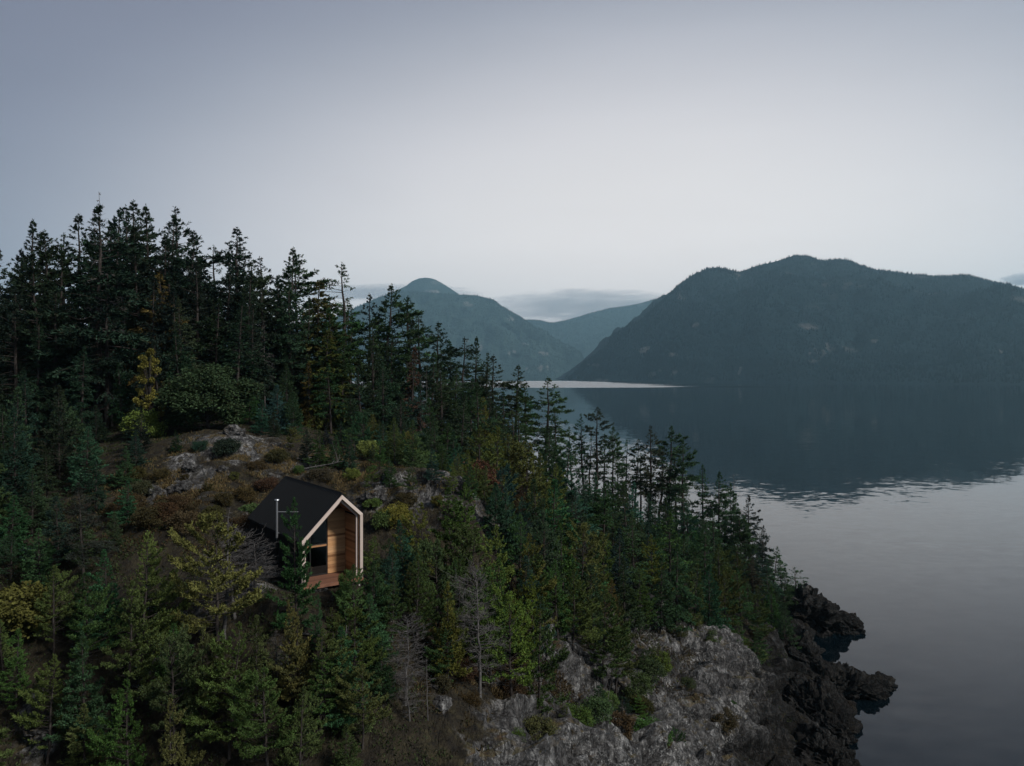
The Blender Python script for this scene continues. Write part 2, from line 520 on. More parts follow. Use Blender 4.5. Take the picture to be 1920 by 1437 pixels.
# ------------------------------------------------------------------ sea
def build_water():
    m, t, o = newmat('sea')
    g = N(t, 'ShaderNodeNewGeometry'); P = g.outputs['Position']
    sp = N(t, 'ShaderNodeSeparateXYZ'); t.links.new(P, sp.inputs[0])
    mp = N(t, 'ShaderNodeMapping'); mp.inputs['Scale'].default_value = (.55, 1.0, 1); mp.inputs['Rotation'].default_value = (0, 0, R(-12)); t.links.new(P, mp.inputs[0])
    n1 = noise_n(t, mp.outputs[0], .42, 4, .62)
    n2 = noise_n(t, mp.outputs[0], .16, 3, .5)
    big = noise_n(t, P, .012, 3, .5)
    # ripples are stronger on breezy patches; a wind lane lies off the far point
    breeze = ramp_n(t, big.outputs[0], [(.34, .4), (.66, 1.5)])
    lane = math_n(t, 'MULTIPLY', ramp_n(t, math_n(t, 'DIVIDE', sp.outputs[1], 10000.0), [(.233, 0), (.242, 1), (.40, 1), (.47, 0)]),
                  ramp_n(t, math_n(t, 'ADD', math_n(t, 'DIVIDE', sp.outputs[0], 3000.0), math_n(t, 'MULTIPLY', math_n(t, 'SUBTRACT', noise_n(t, mp.outputs[0], .004, 3).outputs[0], .5), .25)), [(.17, 1), (.30, 0)]))
    v = N(t, 'ShaderNodeVectorMath'); v.operation = 'SUBTRACT'; t.links.new(n1.outputs['Color'], v.inputs[0]); v.inputs[1].default_value = (.5, .5, .5)
    v2 = N(t, 'ShaderNodeVectorMath'); v2.operation = 'SUBTRACT'; t.links.new(n2.outputs['Color'], v2.inputs[0]); v2.inputs[1].default_value = (.5, .5, .5)
    va = N(t, 'ShaderNodeVectorMath'); va.operation = 'ADD'; t.links.new(v.outputs[0], va.inputs[0]); v3 = N(t, 'ShaderNodeVectorMath'); v3.operation = 'SCALE'; v3.inputs['Scale'].default_value = .45; t.links.new(v2.outputs[0], v3.inputs[0]); t.links.new(v3.outputs[0], va.inputs[1])
    amp = math_n(t, 'ADD', math_n(t, 'MULTIPLY', breeze, .042), math_n(t, 'MULTIPLY', lane, .12))
    vs = N(t, 'ShaderNodeVectorMath'); vs.operation = 'SCALE'; t.links.new(va.outputs[0], vs.inputs[0]); t.links.new(amp, vs.inputs['Scale'])
    vm = N(t, 'ShaderNodeVectorMath'); vm.operation = 'MULTIPLY'; t.links.new(vs.outputs[0], vm.inputs[0]); vm.inputs[1].default_value = (1, 1, 0)
    vb = N(t, 'ShaderNodeVectorMath'); vb.operation = 'ADD'; t.links.new(vm.outputs[0], vb.inputs[0]); vb.inputs[1].default_value = (0, 0, 1)
    vl = N(t, 'ShaderNodeVectorMath'); vl.operation = 'SCALE'; vl.inputs[0].default_value = (-.02, -.118, 0); t.links.new(lane, vl.inputs['Scale'])
    vc = N(t, 'ShaderNodeVectorMath'); vc.operation = 'ADD'; t.links.new(vb.outputs[0], vc.inputs[0]); t.links.new(vl.outputs[0], vc.inputs[1])
    vn = N(t, 'ShaderNodeVectorMath'); vn.operation = 'NORMALIZE'; t.links.new(vc.outputs[0], vn.inputs[0])
    rough = math_n(t, 'ADD', .03, math_n(t, 'MULTIPLY', lane, .05))
    b = principled(t, o, (.0015, .0042, .0065), rough, .5, vn.outputs[0]); b.inputs['IOR'].default_value = 1.333
    mb = MB(); mb.quad((-15000, -2500, 0), (15000, -2500, 0), (15000, 15500, 0), (-15000, 15500, 0))
    tag(mb.build('sea', m), 'calm dark sea mirroring mountains and pale sky', kind='structure')


build_water()


# ------------------------------------------------------------------ far mountains
def mountain_mat(name, forest, rock):
    m, t, o = newmat(name)
    g = N(t, 'ShaderNodeNewGeometry'); P = g.outputs['Position']
    n = noise_n(t, P, .006, 7, .7)
    c = mix_n(t, ramp_n(t, n.outputs[0], [(.35, 0), (.65, 1)]), forest, tuple(v * 2.6 for v in forest))
    rk = ramp_n(t, attr_n(t, 'rock'), [(.45, 0), (.6, 1)])
    rn = noise_n(t, P, .03, 6, .7)
    rc = ramp_n(t, rn.outputs[0], [(.3, tuple(v * .35 for v in rock)), (.55, rock), (.75, tuple(v * 1.3 for v in rock))])
    c = mix_n(t, rk, c, rc)
    principled(t, o, c, .95, .05, bump_n(t, noise_n(t, P, .035, 5, .7).outputs[0], 1.0, 30))
    return m


M_fort = foliage_mat('far_forest', .1)


def mountain(name, label, crest, shore, back, mat, seed, nu, nv, relief, ntree, th, patches=(), bare=0.0, treecol=(.005, .011, .013)):
    cr = np.array([at(*c) for c in crest]); sh = np.array([[(px - 960) / FPX * Y, Y] for px, Y in shore])
    def par(a, n):
        s = np.concatenate([[0], np.cumsum(np.hypot(np.diff(a[:, 0]), np.diff(a[:, 1])) + .001)]); s /= s[-1]
        tt = np.linspace(0, 1, n)
        return np.stack([np.interp(tt, s, a[:, k]) for k in range(a.shape[1])], 1)
    pxs = np.array([c[0] for c in crest], float)
    tt = np.linspace(pxs[0], pxs[-1], nu)
    C = np.stack([np.interp(tt, pxs, cr[:, k]) for k in range(3)], 1)
    spx = np.array([s[0] for s in shore], float)
    S = np.stack([np.interp(tt, spx, sh[:, k]) for k in range(2)], 1)
    nb = nv // 3
    V = np.concatenate([np.linspace(0, 1, nv), 1 + np.linspace(0, 1, nb + 1)[1:]])
    ck = np.array([fbm(np.stack([tt * .05, tt * 0, tt * 0 + seed], 1), 4, seed)])[0]
    P = np.zeros((len(V), nu, 3))
    for j, v in enumerate(V):
        if v <= 1:
            P[j, :, :2] = S * (1 - v) + C[:, :2] * v
            P[j, :, 2] = C[:, 2] * (v ** .92) - 4 * (1 - v)
        else:
            k = v - 1
            P[j, :, 0] = C[:, 0]; P[j, :, 1] = C[:, 1] + back * k
            P[j, :, 2] = C[:, 2] * (1 - k) - 4 * k
    Q = P.reshape(-1, 3)
    vv = np.repeat(V, nu)
    hh = np.repeat(C[None, :, 2], len(V), 0).ravel()
    env = np.clip(np.minimum(vv * 6, 1), 0, 1) * np.clip(np.abs(1 - vv) * 4 - .12, .02, 1) * np.clip((2 - vv) * 3, 0, 1) * np.clip(hh / 200, .0, 1)
    rl = fbm(Q / 900, 5, seed, ridged=True) * relief + fbm(Q / 160, 4, seed + 7, ridged=True) * relief * .22
    Q[:, 2] = np.maximum(Q[:, 2] + rl * env, -3)
    Q[:, 1] += fbm(Q / 400 + 5, 3, seed + 3) * relief * .8 * env
    rk = fbm(Q / np.array([170, 170, 80]), 4, seed + 20) * .5 + .22 + bare
    rk = np.where(vv < .03, rk + .04, rk)
    for (a, b, wd, hg, k) in patches:
        ppx = 960 + Q[:, 0] / Q[:, 1] * FPX; ppy = HORY + (CAMZ - Q[:, 2]) / Q[:, 1] * FPX
        rk = np.maximum(rk, k * np.exp(-(((ppx - a) / wd) ** 2 + ((ppy - b) / hg) ** 2)) * (.62 + 1.2 * fbm(Q / np.array([38, 60, 90]), 4, seed + 30)))
    rk = np.where((vv < .045) & (Q[:, 0] / Q[:, 1] > .36), np.minimum(rk, .40), rk)
    rk = np.where(vv > 1.1, 0, rk)
    i = np.arange(len(V) * nu).reshape(len(V), nu)
    q4 = np.stack([i[:-1, :-1], i[:-1, 1:], i[1:, 1:], i[1:, :-1]], -1).reshape(-1, 4)
    o = link(name, mesh_np(name, Q, q4, None, mat, True, {'rock': rk}))
    tag(o, label, kind='structure')
    if ntree:
        r = np.random.default_rng(seed)
        G = Q.reshape(len(V), nu, 3); RK_ = rk.reshape(len(V), nu)
        vi = r.uniform(0.004, 1.08, ntree * 2) * (nv - 1); ui = r.uniform(0, 1, ntree * 2) * (nu - 1.01)
        # half again as many along the crest so that the skyline is toothed
        vi[: ntree // 10] = r.uniform(.96, 1.03, ntree // 10) * (nv - 1)
        a, b = np.floor(vi).astype(int), np.floor(ui).astype(int); fa, fb = (vi - a)[:, None], (ui - b)[:, None]
        p = (G[a, b] * (1 - fa) * (1 - fb) + G[a + 1, b] * fa * (1 - fb) + G[a, b + 1] * (1 - fa) * fb + G[a + 1, b + 1] * fa * fb)
        keep = (RK_[a, b] + r.normal(0, .06, len(a)) < .47) & (p[:, 2] > 4)
        p = p[keep][:ntree]; n = len(p)
        H = th * r.uniform(.55, 1.25, n); W = H * r.uniform(.16, .26, n)
        K = 5
        ang = r.uniform(0, 6.28, n)[:, None] + np.arange(K)[None] * 2 * math.pi / K
        ring = np.stack([p[:, None, 0] + np.cos(ang) * W[:, None], p[:, None, 1] + np.sin(ang) * W[:, None],
                         (p[:, 2] - 2 + H * .08)[:, None] + np.zeros((n, K))], -1)
        top = np.stack([p[:, 0] + r.normal(0, .6, n), p[:, 1], p[:, 2] - 2 + H], 1)
        v = np.concatenate([ring, top[:, None]], 1).reshape(-1, 3)
        bi = np.arange(n)[:, None] * (K + 1)
        tr = np.stack([np.stack([bi[:, 0] + k, bi[:, 0] + (k + 1) % K, bi[:, 0] + K], 1) for k in range(K)], 1).reshape(-1, 3)
        shd = np.repeat(np.clip(.5 + .9 * fbm(p / np.array([260, 260, 180]), 4, seed + 60) + r.normal(0, .22, n), .19, 1.5), K + 1)
        fo = link('forest', mesh_np('forest', v, None, tr, M_fort, False, {'shade': shd}))
        fo.color = (*treecol, 1)
        tag(fo, 'far conifer forest covering ' + label, 'forest', kind='stuff')
    return o


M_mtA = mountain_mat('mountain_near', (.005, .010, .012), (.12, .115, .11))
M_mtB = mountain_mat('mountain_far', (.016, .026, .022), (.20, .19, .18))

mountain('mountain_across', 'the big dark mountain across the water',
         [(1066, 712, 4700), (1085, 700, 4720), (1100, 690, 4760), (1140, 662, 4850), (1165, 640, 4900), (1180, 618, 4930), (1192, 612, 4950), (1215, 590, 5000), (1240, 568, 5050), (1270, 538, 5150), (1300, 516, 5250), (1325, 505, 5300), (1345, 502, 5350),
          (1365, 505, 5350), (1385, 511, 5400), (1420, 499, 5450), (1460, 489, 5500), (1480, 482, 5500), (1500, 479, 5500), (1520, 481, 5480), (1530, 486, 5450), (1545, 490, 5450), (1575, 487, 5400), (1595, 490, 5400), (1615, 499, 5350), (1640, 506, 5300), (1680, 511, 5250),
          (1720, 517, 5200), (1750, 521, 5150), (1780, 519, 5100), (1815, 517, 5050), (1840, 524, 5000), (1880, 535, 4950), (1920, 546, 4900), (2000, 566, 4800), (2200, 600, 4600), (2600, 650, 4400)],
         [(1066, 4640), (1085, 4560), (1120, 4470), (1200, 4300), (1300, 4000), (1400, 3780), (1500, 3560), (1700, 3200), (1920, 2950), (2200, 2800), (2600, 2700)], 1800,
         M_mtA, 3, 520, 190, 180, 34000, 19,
         patches=[(1205, 655, 18, 10, 1.0), (1260, 665, 22, 8, .9), (1240, 700, 60, 12, .75), (1390, 698, 30, 15, .72), (1535, 655, 40, 18, .8), (1640, 640, 22, 7, .8),
                  (1280, 560, 18, 22, .8), (1380, 518, 14, 12, .75), (1870, 660, 20, 6, .9), (1655, 645, 18, 6, .75), (1790, 640, 9, 6, .8), (1300, 610, 26, 8, .6), (1420, 520, 10, 8, .6)])
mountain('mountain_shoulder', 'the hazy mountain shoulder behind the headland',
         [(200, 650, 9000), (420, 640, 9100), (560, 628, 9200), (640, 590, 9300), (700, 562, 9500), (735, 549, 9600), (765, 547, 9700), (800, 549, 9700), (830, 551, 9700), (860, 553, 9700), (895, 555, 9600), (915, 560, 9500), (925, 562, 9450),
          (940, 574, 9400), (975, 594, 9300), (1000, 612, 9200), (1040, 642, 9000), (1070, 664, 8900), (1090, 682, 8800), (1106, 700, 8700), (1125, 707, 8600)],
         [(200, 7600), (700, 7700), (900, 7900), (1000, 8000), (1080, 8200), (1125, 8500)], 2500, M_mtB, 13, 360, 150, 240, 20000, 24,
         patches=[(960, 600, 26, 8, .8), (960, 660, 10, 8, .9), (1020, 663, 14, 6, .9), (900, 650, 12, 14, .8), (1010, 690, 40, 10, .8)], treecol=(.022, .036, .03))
mountain('mountain_peak', 'the pointed hazy peak above the shoulder',
         [(640, 590, 11500), (700, 566, 11600), (735, 549, 11700), (762, 536, 11800), (772, 528, 11800), (785, 522.5, 11800), (797, 521, 11800), (808, 522, 11800), (818, 525, 11800), (835, 535, 11800), (850, 545, 11800), (862, 553, 11800), (900, 575, 11700), (960, 620, 11600)],
         [(640, 10600), (960, 10600)], 2000, M_mtB, 23, 200, 80, 90, 0, 0, bare=.14)
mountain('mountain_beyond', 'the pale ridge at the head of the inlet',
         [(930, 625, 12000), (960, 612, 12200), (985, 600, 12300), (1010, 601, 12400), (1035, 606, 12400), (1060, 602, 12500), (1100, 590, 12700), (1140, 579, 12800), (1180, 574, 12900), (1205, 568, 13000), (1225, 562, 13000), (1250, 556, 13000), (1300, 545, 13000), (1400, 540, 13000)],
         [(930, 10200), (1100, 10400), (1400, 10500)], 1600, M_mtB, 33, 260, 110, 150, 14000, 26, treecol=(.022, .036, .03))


# ------------------------------------------------------------------ cabin
def wood_mat(name, stops, axis=(1.2, 14, 14)):
    m, t, o = newmat(name)
    oi = N(t, 'ShaderNodeObjectInfo'); tcn = N(t, 'ShaderNodeTexCoord')
    mp = N(t, 'ShaderNodeMapping'); mp.inputs['Scale'].default_value = axis; t.links.new(tcn.outputs['Object'], mp.inputs[0])
    ad = N(t, 'ShaderNodeVectorMath'); ad.operation = 'ADD'; t.links.new(mp.outputs[0], ad.inputs[0])
    sc_ = N(t, 'ShaderNodeVectorMath'); sc_.operation = 'SCALE'; sc_.inputs[0].default_value = (13, 7, 5); t.links.new(oi.outputs['Random'], sc_.inputs['Scale'])
    t.links.new(sc_.outputs[0], ad.inputs[1])
    n = noise_n(t, ad.outputs[0], 2.0, 5, .65)
    k = math_n(t, 'ADD', math_n(t, 'MULTIPLY', oi.outputs['Random'], .82), math_n(t, 'MULTIPLY', n.outputs[0], .20))
    c = ramp_n(t, k, stops)
    principled(t, o, c, .65, .25, bump_n(t, n.outputs[0], .3, .006))
    return m


M_cedar = wood_mat('cedar_boards', [(.12, (.17, .075, .032)), (.30, (.50, .27, .125)), (.45, (.62, .36, .18)), (.58, (.26, .12, .055)), (.72, (.58, .33, .16)), (.84, (.36, .18, .08)), (.97, (.66, .41, .22))])
M_deckw = wood_mat('deck_boards', [(.15, (.10, .05, .034)), (.5, (.20, .095, .06)), (.85, (.14, .065, .042))])
M_trim = wood_mat('pale_timber', [(.15, (.42, .34, .30)), (.5, (.56, .47, .42)), (.85, (.50, .40, .35))], (6, 6, 1.2))
M_black = simple_mat('black_metal', (.0045, .0055, .0072), .6, .12)
M_blackw = simple_mat('black_cladding', (.006, .0062, .007), .8, .15)
M_frame = simple_mat('window_frame_black', (.012, .012, .013), .4, .4)
M_flue = simple_mat('flue_steel', (.42, .43, .45), .38, .5, .85)
M_inner = simple_mat('dark_interior', (.05, .04, .032), .8, .2)
M_conc = bark_mat('concrete', (.28, .27, .26), (.42, .41, .39))


def glass_mat():
    m, t, o = newmat('window_glass')
    fr = N(t, 'ShaderNodeFresnel'); fr.inputs[0].default_value = 1.5
    tr = N(t, 'ShaderNodeBsdfTransparent'); tr.inputs[0].default_value = (.55, .6, .6, 1)
    gl = N(t, 'ShaderNodeBsdfGlossy'); gl.inputs['Roughness'].default_value = .03
    mx = N(t, 'ShaderNodeMixShader'); t.links.new(fr.outputs[0], mx.inputs[0]); t.links.new(tr.outputs[0], mx.inputs[1]); t.links.new(gl.outputs[0], mx.inputs[2])
    t.links.new(mx.outputs[0], o.inputs[0])
    return m


M_glass = glass_mat()


def build_cabin():
    root = empty('cabin', (CORG[0], CORG[1], DECKZ)); root.rotation_euler = (0, 0, AXA)
    tag(root, 'small black gabled cabin with pale timber front frame and cedar porch', 'cabin')
    O = [(0.0, -.05), (0.0, 2.97), (2.75, 5.66), (CW, 4.27), (CW, -.05)]

    def inset(d):
        ln = []
        for (a, b) in zip(O[:-1], O[1:]):
            dx, dz = b[0] - a[0], b[1] - a[1]; L = math.hypot(dx, dz); n = (dz / L, -dx / L)   # inward
            ln.append(((a[0] + n[0] * d, a[1] + n[1] * d), (dx / L, dz / L)))
        pts = [ln[0][0]]
        for (p, u), (q, v) in zip(ln[:-1], ln[1:]):
            det = u[0] * -v[1] + v[0] * u[1]
            s = ((q[0] - p[0]) * -v[1] + v[0] * (q[1] - p[1])) / det
            pts.append((p[0] + u[0] * s, p[1] + u[1] * s))
        pts.append((ln[-1][0][0], O[-1][1]))
        return pts
    # outer gable trim: two posts and two rakes
    def band(o_, i_, y0, y1, mat, name):
        for k in range(4):
            mb = MB(); mb.prism([o_[k], o_[k + 1], i_[k + 1], i_[k]], y0, y1); ob = mb.build(name, mat, root)
    band(O, inset(.20), -.04, .10, M_trim, 'gable_trim')
    band(inset(.235), inset(.36), .24, .36, M_trim, 'inner_trim')
    band(inset(.02), inset(.235), .10, .36, M_cedar, 'trim_reveal')
    # shell: walls
    def clad(x, y0, y1, z0, z1, sgn, name):
        """vertical black boards with shadow gaps, as one wall of board profile"""
        w_ = link(name, None, root) if False else empty(name); w_.parent = root
        n = int((y1 - y0) / .30); st = (y1 - y0) / n
        mb = MB(); mb.box(x - .05, x + .05, y0, y1, z0, z1); core = mb.mesh('wall_core', M_blackw)
        c = link('wall_core', core, w_)
        bm_ = MB(); bm_.box(-.012, .012, .006, st - .006, z0, z1); bme = bm_.mesh('cladding_board', M_blackw)
        for k in range(n):
            link('cladding_board', bme, w_, (x + sgn * .062, y0 + k * st, 0))
    clad(.06, .10, CL, -.4, 2.92, -1, 'side_wall'); clad(CW - .06, .10, CL, -.4, 4.2, 1, 'side_wall')
    I5 = inset(.10)
    mb = MB(); mb.prism([(.02, -.4), (.02, 2.9), (2.75, 5.55), (CW - .02, 4.2), (CW - .02, -.4)], CL - .1, CL + .004); mb.build('back_wall', M_blackw, root)
    # roof slopes of ribbed metal
    def slope(a, b, nrm, name):
        rf = []; q = []
        ys = []
        y = .02
        step = .24
        prof = []
        while y < CL + .05:
            for dy, h in ((0, 0), (.15, 0), (.165, .055), (.225, .055)):
                prof.append((min(y + dy, CL + .06), h))
            y += step
        v = []; f = []
        for (yy, h) in prof:
            v += [(a[0] + nrm[0] * (.05 + h), yy, a[1] + nrm[1] * (.05 + h)), (b[0] + nrm[0] * (.05 + h), yy, b[1] + nrm[1] * (.05 + h))]
        for i in range(len(prof) - 1):
            f.append((2 * i, 2 * i + 1, 2 * i + 3, 2 * i + 2))
        n = len(v)   # underside and edges
        y0, y1 = prof[0][0], prof[-1][0]
        v += [(a[0], y0, a[1]), (b[0], y0, b[1]), (b[0], y1, b[1]), (a[0], y1, a[1])]
        f += [(n, n + 3, n + 2, n + 1), (0, n, n + 1, 1), (len(prof) * 2 - 2, len(prof) * 2 - 1, n + 2, n + 3)]
        me = bpy.data.meshes.new(name); me.from_pydata(v, [], f); me.update(); me.materials.append(M_black)
        return link(name, me, root)
    L1 = math.hypot(2.75, 2.69); n1 = (-2.69 / L1, 2.75 / L1); L2 = math.hypot(CW - 2.75, 1.39); n2 = (1.39 / L2, (CW - 2.75) / L2)
    e1 = (-.10, 2.97 - .10 * 2.69 / 2.75)
    r1 = slope(e1, (2.75, 5.66), n1, 'roof'); r2 = slope((2.75, 5.66), (CW + .10, 4.27 - .10 * 1.39 / 1.49), n2, 'roof')
    mb = MB(); mb.prism([(2.75 - .16, 5.66 - .155 + .10), (2.75, 5.66 + .16), (2.75 + .16, 5.66 - .15 + .10), (2.75, 5.68)], -.02, CL + .07); mb.build('ridge_cap', M_black, r1)
    mb = MB(); mb.box(-.16, -.03, .05, CL, 2.78, 2.90); mb.build('gutter', M_black, r1)
    # porch
    D = 2.2; i2 = inset(.24)
    def roof_z(x):
        return 2.97 + (x) * 2.69 / 2.75 - .34 if x < 2.75 else 5.66 - (x - 2.75) * 1.39 / 1.49 - .34
    def x_at(z):   # right end of a row at height z
        return min(CW - .26, 2.75 + (5.66 - .34 - z) * 1.49 / 1.39) if z > roof_z(CW - .26) else CW - .26
    def x_left(z):
        return max(.26, (z + .34 - 2.97) * 2.75 / 2.69) if z > roof_z(.26) else .26
    bw = empty('porch_back_wall'); bw.parent = root
    mb = MB(); mb.box(2.67, CW - .22, D + .03, D + .09, 0, 4.35); mb.build('wall_core', M_blackw, bw)
    st = .155; z = .02
    while z < 5.2:
        z1 = z + st - .008
        xa, xb = x_at(z), x_at(z1); l0, l1 = max(2.70, x_left(z)), max(2.70, x_left(z1))
        if xb - l1 > .06:
            jo = random.choice([None, None, .35, .6])
            mb = MB(); mb.prism([(l0, z), (l1, z1), (xb, z1), (xa, z)], D - .012 - random.random() * .006, D + .028); mb.build('board', M_cedar, bw)
        z += st
    sw = empty('porch_side_wall'); sw.parent = root
    mb = MB(); z = .02; bme = None
    while z < 3.95:
        mb = MB(); off = random.random() * .006
        mb.box(CW - .255 - off, CW - .225, .37, D - .014, z, z + st - .008); mb.build('board', M_cedar, sw); z += st
    lw = empty('porch_side_wall'); lw.parent = root; z = .02
    while z < 2.7:
        mb = MB(); mb.box(.16, .19, .37, D - .014, z, z + st - .008); mb.build('board', M_cedar, lw); z += st
    # boarded soffits under both slopes
    so = empty('porch_soffit'); so.parent = root
    i3 = inset(.20); i4 = inset(.23)
    for (k, n) in ((1, 22), (2, 12)):
        a, b, a2, b2 = i3[k], i3[k + 1], i4[k], i4[k + 1]
        for j in range(n):
            t0, t1 = j / n, (j + .95) / n
            L = lambda p, q, t: (p[0] + (q[0] - p[0]) * t, p[1] + (q[1] - p[1]) * t)
            mb = MB(); mb.prism([L(a, b, t0), L(a, b, t1), L(a2, b2, t1), L(a2, b2, t0)], .37, D - .02); mb.build('board', M_cedar, so)
    # glazed part of the porch wall
    gw = empty('window'); gw.parent = root
    fr = .06
    def bar(x0, x1, z0, z1, mat=M_frame, name='frame', y0=D - .02, y1=D + .07):
        mb = MB(); mb.box(x0, x1, y0, y1, z0, z1); mb.build(name, mat, gw)
    bar(.22, .30, .0, 2.75); bar(2.60, 2.668, .0, 5.15); bar(.30, 2.60, 0, .07); bar(1.42, 1.49, .07, 1.93)
    bar(.30, 2.60, 2.045, 2.10); bar(1.42, 1.48, 2.10, 3.95)
    bar(.24, 2.60, 1.93, 2.045, M_cedar, 'loft_beam', D - .045, D + .10)
    mb = MB(); mb.prism([(.30, 2.80), (.30, 2.90), (2.60, 5.15), (2.60, 5.05)], D - .02, D + .07); mb.build('frame', M_frame, gw)
    for (x0, x1) in ((.30, 1.42), (1.49, 2.60)):
        mb = MB(); mb.box(x0, x1, D + .02, D + .032, .07, 1.93); mb.build('pane', M_glass, gw)
    for (x0, x1) in ((.30, 1.42), (1.48, 2.60)):
        mb = MB(); f_ = lambda x: 2.80 + (x - .30) * (2.25 / 2.30)
        mb.prism([(x0, 2.10), (x0, f_(x0)), (x1, f_(x1)), (x1, 2.10)], D + .02, D + .032); mb.build('pane', M_glass, gw)
    # inside: floor, loft and a few dim furnishings seen through the glass
    mb = MB(); mb.box(.12, CW - .12, D + .1, CL - .12, -.08, .0); mb.build('inside_floor', M_inner, root)
    mb = MB(); mb.box(.12, 2.66, D + .9, CL - .12, 1.95, 2.05); mb.build('loft_floor', M_inner, root)
    mb = MB(); mb.box(.5, 1.9, D + .6, D + 1.3, .38, .44); mb.box(.55, .62, D + .65, D + .72, 0, .38); mb.box(1.78, 1.85, D + .65, D + .72, 0, .38); mb.box(.55, .62, D + 1.2, D + 1.27, 0, .38); mb.box(1.78, 1.85, D + 1.2, D + 1.27, 0, .38)
    mb.build('inside_bench', M_cedar, root)
    # deck
    dk = empty('deck'); dk.parent = root
    y = -.10; bme = MB(); bme.box(-.02, CW + .02, 0, .135, -.05, 0.0); bme = bme.mesh('board', M_deckw)
    while y < D - .14:
        if y > -.03 and y < .10 - .135 + .3:
            pass
        b = link('board', bme, dk, (0, y, -.012)); b.scale.x = 1
        y += .143
    mb = MB(); mb.box(-.02, CW + .02, -.14, -.102, -.20, -.02); mb.build('fascia', M_deckw, dk)
    for x in (.2, 1.5, 2.8, CW - .2):
        for yy in (.3, 1.8, 4.5, 8.2):
            mb = MB(); mb.tube((x, yy, -2.2), (x, yy, -.08), .16, .14, 10); mb.build('pier', M_conc, root)
    # flue
    fl = empty('flue'); fl.parent = root
    mb = MB(); mb.tube((-.32, 3.6, 2.60), (-.32, 3.6, 5.10), .075, .075, 12); mb.build('pipe', M_flue, fl)
    mb = MB(); mb.tube((-.32, 3.6, .3), (-.32, 3.6, 2.60), .085, .085, 12); mb.tube((-.32, 3.6, .9), (-.02, 3.6, .9), .08, .08, 10); mb.build('lower_pipe', M_blackw, fl)
    mb = MB(); mb.tube((-.32, 3.6, 5.14), (-.32, 3.6, 5.20), .17, .15, 12); mb.tube((-.32, 3.6, 5.08), (-.32, 3.6, 5.15), .10, .10, 12); mb.build('cap', M_flue, fl)
    mb = MB(); mb.tube((-.32, 3.6, 4.35), (1.10, 3.4, 4.22), .022, .022, 6); mb.tube((-.32, 3.6, 2.95), (-.05, 3.6, 2.85), .03, .03, 6); mb.build('brace', M_flue, fl)


build_cabin()


# ------------------------------------------------------------------ trees
def tubes_np(P, r, K=3):
    """P (n,k,3) polylines, r (n,k) radii -> verts, quads"""
    n, k, _ = P.shape
    T = np.gradient(P, axis=1); T /= np.linalg.norm(T, axis=2, keepdims=True) + 1e-9
    ref = np.where(np.abs(T[..., 2:3]) > .9, np.array([1., 0, 0]), np.array([0, 0, 1.]))
    U = np.cross(T, ref); U /= np.linalg.norm(U, axis=2, keepdims=True) + 1e-9
    W = np.cross(T, U)
    a = np.arange(K) / K * 2 * math.pi
    V = P[:, :, None] + r[:, :, None, None] * (U[:, :, None] * np.cos(a)[None, None, :, None] + W[:, :, None] * np.sin(a)[None, None, :, None])
    idx = np.arange(n * k * K).reshape(n, k, K)
    A = idx[:, :-1]; B = idx[:, 1:]
    q = np.stack([A, np.roll(A, -1, 2), np.roll(B, -1, 2), B], -1).reshape(-1, 4)
    return V.reshape(-1, 3), q


def sprays_np(r, p, d, L, W, up):
    """rhombic needle sprays at p along d; `up` biases the blade normal"""
    n = len(p)
    d = d / (np.linalg.norm(d, axis=1, keepdims=True) + 1e-9)
    nn = r.normal(0, 1, (n, 3)); nn[:, 2] += up
    s = np.cross(d, nn); s /= np.linalg.norm(s, axis=1, keepdims=True) + 1e-9
    bend = np.cross(s, d) * (L * r.normal(0, .12, n))[:, None]
    m = p + d * (L * .55)[:, None] + bend
    V = np.stack([p, m + s * (W * .5)[:, None], p + d * L[:, None], m - s * (W * .5)[:, None]], 1).reshape(-1, 3)
    q = np.arange(n * 4).reshape(-1, 4)
    return V, q, np.repeat(r.uniform(0, 1, n), 4)


def rot_z(d, a):
    c, s = np.cos(a), np.sin(a)
    return np.stack([d[:, 0] * c - d[:, 1] * s, d[:, 0] * s + d[:, 1] * c, d[:, 2]], 1)


